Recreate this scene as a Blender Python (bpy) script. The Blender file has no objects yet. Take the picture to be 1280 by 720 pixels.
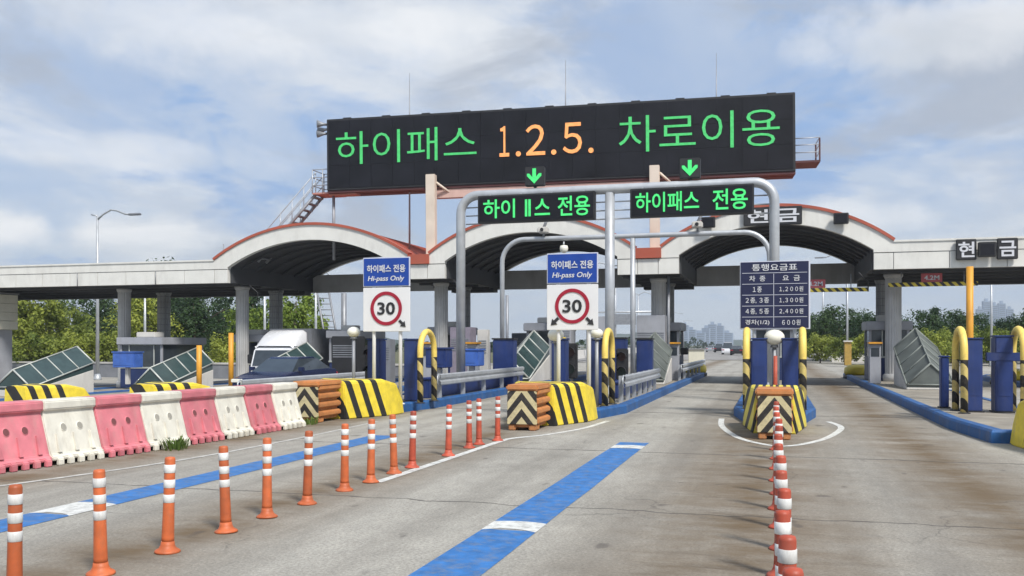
import bpy, bmesh, math, random
from mathutils import Vector, Matrix
R = math.radians
random.seed(11)
scn = bpy.context.scene
COL = scn.collection

# ------------------------------------------------------------------ materials
def srgb(c):
    return tuple(((x/255)/12.92 if x/255 <= .04045 else ((x/255+.055)/1.055)**2.4) for x in c)

def nodes_of(m):
    m.use_nodes = True
    return m.node_tree.nodes, m.node_tree.links

def mat(name, col, rough=.6, metal=0, var=.12, scale=4.0, dirt=.0, bump=.0, spec=.5, coord='Object', rvar=.12, dirtcol=(.12, .09, .06)):
    """painted / metal / concrete surface with soft tone variation, patchy dirt and roughness variation"""
    m = bpy.data.materials.new(name); N, L = nodes_of(m)
    b = N['Principled BSDF']; b.inputs['Metallic'].default_value = metal
    b.inputs['Specular IOR Level'].default_value = spec
    tc = N.new('ShaderNodeTexCoord')
    n1 = N.new('ShaderNodeTexNoise'); n1.inputs['Scale'].default_value = scale; n1.inputs['Detail'].default_value = 6
    L.new(tc.outputs[coord], n1.inputs['Vector'])
    mr = N.new('ShaderNodeMapRange'); mr.inputs['From Min'].default_value = .3; mr.inputs['From Max'].default_value = .7
    mr.inputs['To Min'].default_value = 1-var; mr.inputs['To Max'].default_value = 1+var*.6
    L.new(n1.outputs['Fac'], mr.inputs['Value'])
    mx = N.new('ShaderNodeMix'); mx.data_type = 'RGBA'; mx.blend_type = 'MULTIPLY'; mx.inputs['Factor'].default_value = 1
    mx.inputs['A'].default_value = (*col, 1); L.new(mr.outputs['Result'], mx.inputs['B'])
    out = mx.outputs['Result']
    if dirt > 0:
        n2 = N.new('ShaderNodeTexNoise'); n2.inputs['Scale'].default_value = scale*.9; n2.inputs['Detail'].default_value = 9
        n2.inputs['Roughness'].default_value = .7
        mp = N.new('ShaderNodeMapping'); mp.inputs['Scale'].default_value = (1.6, 1.6, .45); mp.inputs['Location'].default_value = (3, 7, 1)
        L.new(tc.outputs[coord], mp.inputs['Vector']); L.new(mp.outputs['Vector'], n2.inputs['Vector'])
        r2 = N.new('ShaderNodeMapRange'); r2.inputs['From Min'].default_value = .48; r2.inputs['From Max'].default_value = .72
        r2.inputs['To Max'].default_value = dirt
        L.new(n2.outputs['Fac'], r2.inputs['Value'])
        m2 = N.new('ShaderNodeMix'); m2.data_type = 'RGBA'; L.new(r2.outputs['Result'], m2.inputs['Factor'])
        L.new(out, m2.inputs['A']); m2.inputs['B'].default_value = (*dirtcol, 1); out = m2.outputs['Result']
    L.new(out, b.inputs['Base Color'])
    rr = N.new('ShaderNodeMapRange'); rr.inputs['To Min'].default_value = max(.03, rough-rvar); rr.inputs['To Max'].default_value = min(1, rough+rvar)
    L.new(n1.outputs['Fac'], rr.inputs['Value']); L.new(rr.outputs['Result'], b.inputs['Roughness'])
    if bump > 0:
        n3 = N.new('ShaderNodeTexNoise'); n3.inputs['Scale'].default_value = scale*8; n3.inputs['Detail'].default_value = 4
        L.new(tc.outputs[coord], n3.inputs['Vector'])
        bp = N.new('ShaderNodeBump'); bp.inputs['Strength'].default_value = bump; bp.inputs['Distance'].default_value = .02
        L.new(n3.outputs['Fac'], bp.inputs['Height']); L.new(bp.outputs['Normal'], b.inputs['Normal'])
    return m

def stripe_mat(name, ca, cb, vec, freq, rough=.5, absx=False, offset=0.0, duty=.5, dirt=.5, cc=None, ymax=None):
    """hard diagonal stripes along the direction vec (object coordinates); absx gives chevrons"""
    m = mat(name, ca, rough, var=.15, scale=6); N, L = nodes_of(m); b = N['Principled BSDF']
    tc = N.new('ShaderNodeTexCoord'); sp = N.new('ShaderNodeSeparateXYZ'); L.new(tc.outputs['Object'], sp.inputs[0])
    x = sp.outputs['X']
    def M(op, a, b_):
        n = N.new('ShaderNodeMath'); n.operation = op
        for i, v in enumerate((a, b_)):
            if v is None: continue
            if isinstance(v, (int, float)): n.inputs[i].default_value = v
            else: L.new(v, n.inputs[i])
        return n.outputs[0]
    if absx: x = M('ABSOLUTE', x, None)
    s = M('ADD', M('MULTIPLY', x, vec[0]), M('ADD', M('MULTIPLY', sp.outputs['Y'], vec[1]), M('MULTIPLY', sp.outputs['Z'], vec[2])))
    fr = M('FRACT', M('ADD', M('MULTIPLY', s, freq), offset), None)
    k = M('LESS_THAN', fr, duty)
    if ymax: k = M('MULTIPLY', k, M('LESS_THAN', M('ADD', sp.outputs['Y'], M('MULTIPLY', sp.outputs['Z'], .42)), ymax))
    old = b.inputs['Base Color'].links[0].from_socket
    mx = N.new('ShaderNodeMix'); mx.data_type = 'RGBA'; L.new(k, mx.inputs['Factor'])
    L.new(old, mx.inputs['A']); mx.inputs['B'].default_value = (*cb, 1)
    res = mx.outputs['Result']
    if cc:   # unstriped upper colour above cc[1]
        k2 = M('GREATER_THAN', sp.outputs['Z'], cc[1])
        m3 = N.new('ShaderNodeMix'); m3.data_type = 'RGBA'; L.new(k2, m3.inputs['Factor']); L.new(res, m3.inputs['A']); m3.inputs['B'].default_value = (*cc[0], 1)
        res = m3.outputs['Result']
    n2 = N.new('ShaderNodeTexNoise'); n2.inputs['Scale'].default_value = 5; n2.inputs['Detail'].default_value = 10; n2.inputs['Roughness'].default_value = .75
    L.new(tc.outputs['Object'], n2.inputs['Vector'])
    r2 = N.new('ShaderNodeMapRange'); r2.inputs['From Min'].default_value = .5; r2.inputs['From Max'].default_value = .7; r2.inputs['To Max'].default_value = dirt
    L.new(n2.outputs['Fac'], r2.inputs['Value'])
    m2 = N.new('ShaderNodeMix'); m2.data_type = 'RGBA'; L.new(r2.outputs['Result'], m2.inputs['Factor'])
    L.new(res, m2.inputs['A']); m2.inputs['B'].default_value = (.16, .13, .10, 1)
    L.new(m2.outputs['Result'], b.inputs['Base Color'])
    return m

def emit_mat(name, col, strength):
    m = bpy.data.materials.new(name); N, L = nodes_of(m); b = N['Principled BSDF']
    b.inputs['Base Color'].default_value = (*[c*.3 for c in col], 1)
    b.inputs['Emission Color'].default_value = (*col, 1); b.inputs['Emission Strength'].default_value = strength
    b.inputs['Roughness'].default_value = .5
    # LED dot structure: emission breathes slightly between the diode rows
    tc = N.new('ShaderNodeTexCoord'); v = N.new('ShaderNodeTexNoise'); v.inputs['Scale'].default_value = 9; v.inputs['Detail'].default_value = 3
    L.new(tc.outputs['Object'], v.inputs['Vector'])
    r = N.new('ShaderNodeMapRange'); r.inputs['From Min'].default_value = .3; r.inputs['From Max'].default_value = .7
    r.inputs['To Min'].default_value = strength*.75; r.inputs['To Max'].default_value = strength*1.1
    L.new(v.outputs['Fac'], r.inputs['Value']); L.new(r.outputs['Result'], b.inputs['Emission Strength'])
    return m

def glass_mat(name, col, rough=.12):
    m = bpy.data.materials.new(name); N, L = nodes_of(m); b = N['Principled BSDF']
    b.inputs['Roughness'].default_value = rough; b.inputs['Specular IOR Level'].default_value = .6
    tc = N.new('ShaderNodeTexCoord'); v = N.new('ShaderNodeTexNoise'); v.inputs['Scale'].default_value = 2.5; v.inputs['Detail'].default_value = 5
    L.new(tc.outputs['Object'], v.inputs['Vector'])
    mx = N.new('ShaderNodeMix'); mx.data_type = 'RGBA'; L.new(v.outputs['Fac'], mx.inputs['Factor'])
    mx.inputs['A'].default_value = (*[c*.6 for c in col], 1); mx.inputs['B'].default_value = (*[c*1.5 for c in col], 1)
    L.new(mx.outputs['Result'], b.inputs['Base Color'])
    return m

def leaf_mat(name, c1, c2, scale=.8):
    m = bpy.data.materials.new(name); N, L = nodes_of(m); b = N['Principled BSDF']
    b.inputs['Roughness'].default_value = .6; b.inputs['Specular IOR Level'].default_value = .25
    g = N.new('ShaderNodeNewGeometry'); v = N.new('ShaderNodeTexNoise'); v.inputs['Scale'].default_value = scale; v.inputs['Detail'].default_value = 5
    L.new(g.outputs['Position'], v.inputs['Vector'])
    oi = N.new('ShaderNodeObjectInfo')
    ad = N.new('ShaderNodeMath'); ad.operation = 'MULTIPLY_ADD'; L.new(oi.outputs['Random'], ad.inputs[0]); ad.inputs[1].default_value = .35
    L.new(v.outputs['Fac'], ad.inputs[2])
    rp = N.new('ShaderNodeMapRange'); rp.inputs['From Min'].default_value = .42; rp.inputs['From Max'].default_value = .85
    L.new(ad.outputs[0], rp.inputs['Value'])
    mx = N.new('ShaderNodeMix'); mx.data_type = 'RGBA'; L.new(rp.outputs['Result'], mx.inputs['Factor'])
    mx.inputs['A'].default_value = (*c1, 1); mx.inputs['B'].default_value = (*c2, 1)
    L.new(mx.outputs['Result'], b.inputs['Base Color'])
    tr = N.new('ShaderNodeBsdfTranslucent'); L.new(mx.outputs['Result'], tr.inputs['Color'])
    ms = N.new('ShaderNodeMixShader'); ms.inputs['Fac'].default_value = .3
    o = N['Material Output']; L.new(b.outputs[0], ms.inputs[1]); L.new(tr.outputs[0], ms.inputs[2]); L.new(ms.outputs[0], o.inputs['Surface'])
    return m

M = {}
M['white']   = mat('white panel', (.73, .72, .67), .5, var=.08, scale=1.6, dirt=.32, dirtcol=(.42, .40, .36))
M['red']     = mat('faded red roofing', (.42, .095, .055), .55, var=.2, scale=.7, dirt=.3, dirtcol=(.3, .14, .1))
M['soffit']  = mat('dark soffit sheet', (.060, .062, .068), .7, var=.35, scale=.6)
M['roof']    = mat('grey roof sheet', (.25, .25, .25), .7, var=.2, scale=.6)
M['beam']    = mat('grey concrete beam', (.50, .49, .47), .8, var=.25, scale=.7, dirt=.3)
M['galv']    = mat('galvanised steel', (.48, .50, .52), .42, metal=.35, var=.15, scale=3, dirt=.1, dirtcol=(.3, .27, .24))
M['steel']   = mat('dull grey steel', (.30, .31, .33), .5, metal=.4, var=.2, scale=3)
M['pinkred'] = mat('weathered pink steel', (.52, .24, .20), .6, var=.2, scale=1.2, dirt=.3)
M['platered'] = mat('faded red plate', (.48, .10, .11), .55, var=.2)
M['darkred'] = mat('dark rust red steel', (.10, .035, .035), .6, var=.25, scale=1.2)
M['cream']   = mat('cream painted steel', (.70, .60, .50), .55, var=.1, scale=1.5, dirt=.25, dirtcol=(.35, .22, .15))
M['pinkpale'] = mat('pale pink beam paint', (.62, .42, .36), .6, var=.15, scale=1.2, dirt=.3, dirtcol=(.4, .22, .18))
M['black']   = mat('black plastic', (.025, .025, .027), .5, var=.3, scale=3)
M['board']   = mat('dark display face', (.010, .011, .016), .6, var=.45, scale=.9, spec=.25)
M['navy']    = mat('navy sign face', (.011, .014, .055), .45, var=.15, scale=2)
M['signblue']= mat('bright blue sign face', (.010, .055, .32), .35, var=.1, scale=2)
M['signwhite']=mat('white sign face', (.74, .74, .74), .4, var=.05, scale=2, dirt=.1, dirtcol=(.4, .4, .4))
M['lettering']=mat('white reflective lettering', (.62, .63, .66), .4, var=.05)
M['lettergrey']=mat('pale lettering', (.6, .62, .7), .4, var=.05)
M['ringred'] = mat('red sign ring', (.34, .008, .028), .4, var=.1)
M['blue']    = mat('blue painted steel', (.018, .042, .17), .45, var=.2, scale=3, dirt=.25, dirtcol=(.1, .1, .14))
M['blue2']   = mat('lighter blue painted steel', (.06, .15, .50), .42, var=.2, scale=3, dirt=.2, dirtcol=(.1, .1, .14))
M['kerbblue']= mat('worn blue kerb paint', (.018, .10, .29), .6, var=.3, scale=3, dirt=.55, bump=.4, dirtcol=(.13, .15, .19), coord='Object')
M['plaza']   = mat('island concrete', (.30, .27, .22), .85, var=.3, scale=1.5, dirt=.4, bump=.4)
M['yellow']  = mat('yellow paint', (.74, .56, .035), .45, var=.12, scale=3, dirt=.3, dirtcol=(.4, .3, .12))
M['yelloworange'] = mat('amber pole paint', (.70, .33, .03), .5, var=.15, scale=3, dirt=.3)
M['orange']  = mat('orange plastic', (.58, .235, .075), .6, var=.2, scale=4, dirt=.55, dirtcol=(.3, .16, .09))
M['delin']   = mat('orange flexible plastic', (.56, .125, .035), .55, var=.22, scale=9, dirt=.55, dirtcol=(.3, .12, .06))
M['delinred']= mat('red orange flexible plastic', (.52, .085, .04), .55, var=.25, scale=9, dirt=.6, dirtcol=(.26, .1, .07))
M['band']    = mat('white reflective sheeting', (.74, .74, .71), .45, var=.15, scale=12, dirt=.6, dirtcol=(.4, .36, .32))
M['pinkpl']  = mat('faded pink plastic barrier', (.66, .20, .23), .6, var=.22, scale=3.5, dirt=.65, bump=.12, dirtcol=(.5, .26, .24))
M['whitepl'] = mat('off white plastic barrier', (.74, .71, .61), .6, var=.15, scale=3.5, dirt=.6, bump=.12, dirtcol=(.42, .38, .30))
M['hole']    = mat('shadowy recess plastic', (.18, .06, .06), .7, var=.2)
M['holew']   = mat('shadowy recess of white plastic', (.35, .33, .28), .7, var=.2)
M['glassdk'] = glass_mat('dark green glazing', (.035, .062, .062), .22)
M['glass']   = glass_mat('window glass', (.04, .05, .06), .1)
M['barsdk']  = mat('dull grey green bars', (.20, .22, .20), .6, var=.2)
M['panelgrey'] = mat('grey green corrugated panel', (.12, .135, .125), .6, var=.3, scale=2)
M['frame']   = mat('pale aluminium frame', (.50, .52, .48), .5, metal=.2, var=.15)
M['ochre']   = mat('dull ochre paint', (.42, .27, .06), .6, var=.2)
M['mauve']   = mat('mauve grey panel', (.25, .22, .27), .6, var=.15)
M['booth']   = mat('grey booth panel', (.36, .37, .40), .5, var=.12, scale=1.5, dirt=.2)
M['boothnavy']=mat('navy booth skirt', (.018, .035, .12), .5, var=.2, scale=2)
M['concwhite']=mat('painted concrete', (.62, .60, .56), .7, var=.12, scale=1.5, dirt=.3, dirtcol=(.33, .3, .26))
M['globe']   = mat('milky lamp globe', (.82, .80, .70), .3, var=.05)
M['bark']    = mat('bark', (.10, .075, .055), .9, var=.3, scale=5)
M['tyre']    = mat('rubber tyre', (.02, .02, .02), .8, var=.2)
M['carnavy'] = mat('navy car paint', (.018, .03, .09), .2, metal=.3, var=.05)
M['carwhite']= mat('white car paint', (.72, .73, .75), .25, var=.05)
M['carsilver']=mat('silver car paint', (.42, .44, .46), .25, metal=.4, var=.05)
M['carblack']= mat('black car paint', (.02, .02, .023), .2, var=.05)
M['cargo']   = mat('grey cargo tarpaulin', (.19, .20, .22), .7, var=.15, scale=2)
M['linewhite']=mat('worn white road paint', (.66, .66, .62), .7, var=.2, scale=7, dirt=.95, coord='Object', dirtcol=(.27, .26, .24))
M['linefaint']=mat('faint worn road paint', (.52, .51, .47), .75, var=.3, scale=6, dirt=.95, coord='Object', dirtcol=(.26, .245, .215))
M['lineblue']= mat('blue road paint', (.03, .16, .43), .65, var=.3, scale=7, dirt=.75, coord='Object', dirtcol=(.17, .20, .24))
M['tower']   = mat('haze tinted apartment concrete', (.26, .33, .43), .8, var=.1, scale=.05)  # blue of the distant haze mixed into the wall colour
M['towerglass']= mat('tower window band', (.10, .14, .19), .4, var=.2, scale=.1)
M['creamwall']= mat('cream metal cladding', (.70, .67, .54), .55, var=.08, scale=1, dirt=.2, dirtcol=(.4, .36, .28))
M['ledgreen']= emit_mat('green diodes', (.07, .56, .16), .60)
M['ledgreen2']= emit_mat('bright green diodes', (.07, .76, .20), .66)
M['ledamber']= emit_mat('amber diodes', (1.0, .40, .13), .66)
M['lampred'] = mat('unlit red lens', (.04, .01, .01), .3)
M['lampgreen']= mat('unlit green lens', (.012, .03, .02), .3)
M['leafA'] = leaf_mat('yellow green leaves', (.10, .145, .024), (.32, .36, .06))
M['leafB'] = leaf_mat('dark green leaves', (.018, .045, .018), (.06, .105, .035))
M['leafC'] = leaf_mat('fresh green leaves', (.11, .17, .025), (.28, .37, .06))
M['weed']  = leaf_mat('weed leaves', (.06, .11, .02), (.15, .22, .05), 6)
M['skin'] = mat('unused', (.5, .4, .3))
bpy.data.materials.remove(M.pop('skin'))

# every moulding has weathered on its own: brightness differs from piece to piece
for k_, amp in (('pinkpl', .16), ('whitepl', .14), ('delin', .22), ('delinred', .25), ('band', .18), ('orange', .15), ('blue', .15)):
    N, L = nodes_of(M[k_]); b = N['Principled BSDF']; old = b.inputs['Base Color'].links[0].from_socket
    oi = N.new('ShaderNodeObjectInfo'); mr_ = N.new('ShaderNodeMapRange'); mr_.inputs['To Min'].default_value = 1-amp; mr_.inputs['To Max'].default_value = 1+amp*.5
    L.new(oi.outputs['Random'], mr_.inputs['Value']); mx = N.new('ShaderNodeMix'); mx.data_type = 'RGBA'; mx.blend_type = 'MULTIPLY'; mx.inputs['Factor'].default_value = 1
    L.new(old, mx.inputs['A']); L.new(mr_.outputs['Result'], mx.inputs['B']); L.new(mx.outputs['Result'], b.inputs['Base Color'])
# shaded tiled column: fine tile joints, rear row's grey darkened as canopy shade
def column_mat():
    m = mat('shaded tiled column', (.36, .365, .36), .55, var=.15, scale=1.2, dirt=.2); N, L = nodes_of(m); b = N['Principled BSDF']
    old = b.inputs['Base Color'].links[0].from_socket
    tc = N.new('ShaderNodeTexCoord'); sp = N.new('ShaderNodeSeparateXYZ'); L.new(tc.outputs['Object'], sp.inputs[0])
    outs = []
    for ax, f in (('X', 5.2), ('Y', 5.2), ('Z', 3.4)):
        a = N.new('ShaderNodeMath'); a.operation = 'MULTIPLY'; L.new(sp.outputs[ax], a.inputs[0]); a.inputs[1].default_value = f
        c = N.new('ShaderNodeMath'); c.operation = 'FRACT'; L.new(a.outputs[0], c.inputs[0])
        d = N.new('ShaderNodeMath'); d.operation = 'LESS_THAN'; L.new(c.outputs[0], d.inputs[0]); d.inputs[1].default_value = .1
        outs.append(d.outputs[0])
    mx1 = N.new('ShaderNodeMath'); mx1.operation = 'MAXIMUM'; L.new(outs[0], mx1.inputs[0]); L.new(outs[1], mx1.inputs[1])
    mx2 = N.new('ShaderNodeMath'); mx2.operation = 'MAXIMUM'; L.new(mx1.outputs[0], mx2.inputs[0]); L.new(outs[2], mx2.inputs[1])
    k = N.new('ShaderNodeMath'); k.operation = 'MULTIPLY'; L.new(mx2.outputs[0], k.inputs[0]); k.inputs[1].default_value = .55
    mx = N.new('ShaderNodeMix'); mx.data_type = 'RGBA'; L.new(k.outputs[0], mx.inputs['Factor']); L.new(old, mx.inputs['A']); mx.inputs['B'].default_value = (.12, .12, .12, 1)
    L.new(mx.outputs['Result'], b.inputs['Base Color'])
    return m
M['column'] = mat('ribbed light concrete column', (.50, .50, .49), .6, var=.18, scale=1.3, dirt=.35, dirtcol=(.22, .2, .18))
M['columnshade'] = column_mat()

def asphalt(name, base=(.345, .328, .292), stains=True):
    m = bpy.data.materials.new(name); N, L = nodes_of(m); b = N['Principled BSDF']; b.inputs['Specular IOR Level'].default_value = .3
    g = N.new('ShaderNodeNewGeometry')
    def noise(scale, detail=6, rough=.6, sc=(1, 1, 1), loc=(0, 0, 0)):
        mp = N.new('ShaderNodeMapping'); mp.inputs['Scale'].default_value = sc; mp.inputs['Location'].default_value = loc
        L.new(g.outputs['Position'], mp.inputs['Vector'])
        n = N.new('ShaderNodeTexNoise'); n.inputs['Scale'].default_value = scale; n.inputs['Detail'].default_value = detail; n.inputs['Roughness'].default_value = rough
        L.new(mp.outputs['Vector'], n.inputs['Vector']); return n.outputs['Fac']
    def rng(v, a, b_, c=0, d=1):
        n = N.new('ShaderNodeMapRange'); L.new(v, n.inputs['Value'])
        n.inputs['From Min'].default_value = a; n.inputs['From Max'].default_value = b_; n.inputs['To Min'].default_value = c; n.inputs['To Max'].default_value = d
        return n.outputs['Result']
    def mix(f, a, b_, blend='MIX'):
        n = N.new('ShaderNodeMix'); n.data_type = 'RGBA'; n.blend_type = blend
        if isinstance(f, float): n.inputs['Factor'].default_value = f
        else: L.new(f, n.inputs['Factor'])
        for s, v in (('A', a), ('B', b_)):
            if isinstance(v, tuple): n.inputs[s].default_value = (*v, 1)
            else: L.new(v, n.inputs[s])
        return n.outputs['Result']
    def math_(op, a, b_=None):
        n = N.new('ShaderNodeMath'); n.operation = op
        for i, v in enumerate((a, b_)):
            if v is None: continue
            if isinstance(v, (int, float)): n.inputs[i].default_value = v
            else: L.new(v, n.inputs[i])
        return n.outputs[0]
    c = mix(rng(noise(.35, 5), .35, .65), tuple(x*.86 for x in base), tuple(x*1.14 for x in base))
    # aggregate speckle
    c = mix(1.0, c, mix(rng(noise(38, 3, .8), .3, .7), (.62, .62, .62), (1.36, 1.35, 1.32)), 'MULTIPLY')
    c = mix(1.0, c, mix(rng(noise(7, 6, .8, (1, .35, 1)), .3, .7), (.82, .82, .82), (1.16, 1.16, 1.15)), 'MULTIPLY')
    # longitudinal wheel wear
    c = mix(rng(noise(1.1, 4, .55, (1.2, .06, 1), (4, 0, 0)), .5, .72, 0, .5), c, (.165, .145, .118))
    if stains:
        sp = N.new('ShaderNodeSeparateXYZ'); L.new(g.outputs['Position'], sp.inputs[0])
        # brown oily ground along the separator rows at X=0.. and X=-4.6
        def rowmask(x0, w):
            d = math_('ABSOLUTE', math_('SUBTRACT', sp.outputs['X'], x0))
            return rng(d, 0.05, w, 1, 0)
        r = math_('MAXIMUM', math_('MAXIMUM', rowmask(-.25, 1.75), rowmask(-4.95, 1.05)), math_('MAXIMUM', rowmask(2.2, 1.3), rowmask(-9.0, 1.1)))
        rm = math_('MULTIPLY', r, rng(noise(1.0, 9, .72, (.6, 1.1, 1), (1, 2, 0)), .30, .58, .3, 1))
        c = mix(rm, c, (.150, .108, .064))
        c = mix(math_('MULTIPLY', math_('MULTIPLY', r, rng(noise(2.2, 9, .8, (.3, 1.3, 1), (9, 2, 0)), .53, .66)), .6), c, (.075, .056, .038))
        # dusty brown apron at the barrier feet and darker tyre tracks in each lane
        def band(x0, w): return rng(math_('ABSOLUTE', math_('SUBTRACT', sp.outputs['X'], x0)), w*.3, w, 1, 0)
        tr = math_('MAXIMUM', math_('MAXIMUM', band(-1.35, .35), band(-3.1, .35)), math_('MAXIMUM', band(1.25, .3), math_('MAXIMUM', band(-5.9, .3), band(-7.5, .3))))
        c = mix(math_('MULTIPLY', tr, rng(noise(.8, 6, .6, (1, .15, 1), (2, 5, 0)), .4, .65, .05, .42)), c, (.15, .135, .115))
        # dark spots
        c = mix(rng(noise(2.6, 2, .4, (1, .6, 1), (7, 3, 0)), .70, .74, 0, .5), c, (.07, .06, .055))
        # transverse joints with tar
        for y0, wd in ((22.2, .05), (14.05, .03), (30.5, .05), (9.1, .02), (46, .06)):
            wob = math_('MULTIPLY', math_('SUBTRACT', noise(1.5, 3), .5), .35)
            d = math_('ABSOLUTE', math_('SUBTRACT', math_('ADD', sp.outputs['Y'], wob), y0))
            c = mix(rng(d, wd*.5, wd*1.6, .75, 0), c, (.06, .055, .05))
    v = N.new('ShaderNodeTexVoronoi'); v.feature = 'DISTANCE_TO_EDGE'; v.inputs['Scale'].default_value = .42
    mp = N.new('ShaderNodeMapping'); L.new(g.outputs['Position'], mp.inputs['Vector'])
    wn = N.new('ShaderNodeTexNoise'); wn.inputs['Scale'].default_value = 1.7; wn.inputs['Detail'].default_value = 7; L.new(g.outputs['Position'], wn.inputs['Vector'])
    va = N.new('ShaderNodeVectorMath'); va.operation = 'MULTIPLY_ADD'; L.new(wn.outputs['Color'], va.inputs[0]); va.inputs[1].default_value = (.9, .9, 0); L.new(mp.outputs['Vector'], va.inputs[2])
    L.new(va.outputs[0], v.inputs['Vector'])
    cr = math_('MULTIPLY', rng(v.outputs['Distance'], .001, .007, .4, 0), rng(noise(.5, 3, .5, (1, 1, 1), (3, 3, 3)), .5, .6))
    c = mix(cr, c, (.06, .055, .05))
    L.new(c, b.inputs['Base Color'])
    L.new(rng(noise(5, 4), .3, .7, .75, .95), b.inputs['Roughness'])
    bp = N.new('ShaderNodeBump'); bp.inputs['Strength'].default_value = .5; bp.inputs['Distance'].default_value = .012
    L.new(noise(55, 4, .8), bp.inputs['Height']); L.new(bp.outputs['Normal'], b.inputs['Normal'])
    return m
M['asphalt'] = asphalt('weathered concrete asphalt')
M['road'] = asphalt('highway asphalt', (.27, .26, .25), False)
M['grass'] = leaf_mat('dry grass ground', (.07, .085, .03), (.16, .15, .07), .15)

# ------------------------------------------------------------------ mesh builder
class MB:
    def __init__(s): s.v = []; s.f = []; s.m = []; s.s = []
    def add(s, vs, fs, mi=0, smooth=False, mtx=None):
        o = len(s.v)
        s.v += [tuple(mtx @ Vector(p)) if mtx else tuple(p) for p in vs]
        for f in fs: s.f.append([i+o for i in f]); s.m.append(mi); s.s.append(smooth)
        return s
    def box(s, c, d, mi=0, rot=None):
        x, y, z = d[0]/2, d[1]/2, d[2]/2
        vs = [(-x, -y, -z), (x, -y, -z), (x, y, -z), (-x, y, -z), (-x, -y, z), (x, -y, z), (x, y, z), (-x, y, z)]
        mt = Matrix.Translation(c) @ (rot.to_4x4() if rot else Matrix.Identity(4))
        return s.add(vs, [(3, 2, 1, 0), (4, 5, 6, 7), (0, 1, 5, 4), (1, 2, 6, 5), (2, 3, 7, 6), (3, 0, 4, 7)], mi, False, mt)
    def b6(s, x0, x1, y0, y1, z0, z1, mi=0):
        return s.box(((x0+x1)/2, (y0+y1)/2, (z0+z1)/2), (x1-x0, y1-y0, z1-z0), mi)
    def path(s, pts, r, n=10, mi=0, caps=True):
        pts = [Vector(p) for p in pts]; rs = r if isinstance(r, (list, tuple)) else [r]*len(pts)
        vs = []; fs = []; up = None
        for i, p in enumerate(pts):
            t = (pts[min(i+1, len(pts)-1)] - pts[max(i-1, 0)]).normalized()
            if up is None:
                up = Vector((0, 0, 1)) if abs(t.z) < .9 else Vector((1, 0, 0))
            a = t.cross(up).normalized(); b = a.cross(t).normalized(); up = b
            for k in range(n):
                q = 2*math.pi*k/n; vs.append(p + (a*math.cos(q) + b*math.sin(q))*rs[i])
        for i in range(len(pts)-1):
            for k in range(n):
                k2 = (k+1) % n; fs.append((i*n+k, i*n+k2, (i+1)*n+k2, (i+1)*n+k))
        s.add(vs, fs, mi, True)
        if caps:
            s.add(vs[:n], [tuple(range(n))], mi); s.add(vs[-n:], [tuple(range(n))[::-1]], mi)
        return s
    def lathe(s, prof, n=16, c=(0, 0, 0), mi=0, smooth=True, mtx=None):
        vs = []; fs = []
        for r, z in prof:
            for k in range(n):
                q = 2*math.pi*k/n; vs.append((c[0]+r*math.cos(q), c[1]+r*math.sin(q), c[2]+z))
        for i in range(len(prof)-1):
            for k in range(n):
                k2 = (k+1) % n; fs.append((i*n+k, i*n+k2, (i+1)*n+k2, (i+1)*n+k))
        s.add(vs, fs, mi, smooth, mtx)
        if prof[-1][0] > 1e-4: s.add(vs[-n:], [tuple(range(n))], mi, False, mtx)
        if prof[0][0] > 1e-4: s.add(vs[:n], [tuple(range(n))[::-1]], mi, False, mtx)
        return s
    def prism(s, poly, y0, y1, mi=0, axis='Y'):
        """poly = list of 2D points; axis Y: (x,z); axis Z: (x,y); axis X: (y,z)"""
        n = len(poly)
        def P(p, t): return {'Y': (p[0], t, p[1]), 'Z': (p[0], p[1], t), 'X': (t, p[0], p[1])}[axis]
        vs = [P(p, y0) for p in poly] + [P(p, y1) for p in poly]
        fs = [tuple(range(n)), tuple(range(2*n-1, n-1, -1))] + [(i, (i+1) % n, n+(i+1) % n, n+i) for i in range(n)]
        return s.add(vs, fs, mi)
    def build(s, name, mats, parent=None, bevel=0, fix=True):
        if not isinstance(mats, (list, tuple)): mats = [mats]
        me = bpy.data.meshes.new(name); me.from_pydata(s.v, [], s.f)
        for m_ in mats: me.materials.append(m_)
        me.polygons.foreach_set('material_index', s.m); me.polygons.foreach_set('use_smooth', s.s)
        me.update()
        if fix or bevel:
            bm = bmesh.new(); bm.from_mesh(me)
            bmesh.ops.remove_doubles(bm, verts=bm.verts, dist=1e-5)
            bmesh.ops.recalc_face_normals(bm, faces=bm.faces)
            if bevel:
                es = [e for e in bm.edges if len(e.link_faces) == 2 and e.calc_face_angle(0) > R(35)]
                bmesh.ops.bevel(bm, geom=es, offset=bevel, segments=2, affect='EDGES', clamp_overlap=True)
            bm.to_mesh(me); bm.free()
        o = bpy.data.objects.new(name, me); COL.objects.link(o)
        if parent: o.parent = parent
        return o

def thing(name, label, cat, loc=(0, 0, 0), rz=0, group=None):
    o = bpy.data.objects.new(name, None); COL.objects.link(o); o.empty_display_size = .2
    o.location = loc; o.rotation_euler = (0, 0, rz); o['label'] = label; o['category'] = cat
    if group: o['group'] = group
    return o
def tag(o, label=None, cat=None, group=None, kind=None):
    if label: o['label'] = label
    if cat: o['category'] = cat
    if group: o['group'] = group
    if kind: o['kind'] = kind
    return o
def dup(root, loc, rz=0, label=None, group=None, scale=None):
    def cp(o, par):
        c = o.copy(); COL.objects.link(c); c.parent = par
        for ch in list(o.children): cp(ch, c)
        return c
    kids = list(root.children)
    r = root.copy(); COL.objects.link(r)
    for ch in kids: cp(ch, r)
    r.location = loc; r.rotation_euler = (0, 0, rz)
    if label: r['label'] = label
    if group: r['group'] = group
    if scale: r.scale = scale
    return r

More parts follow.
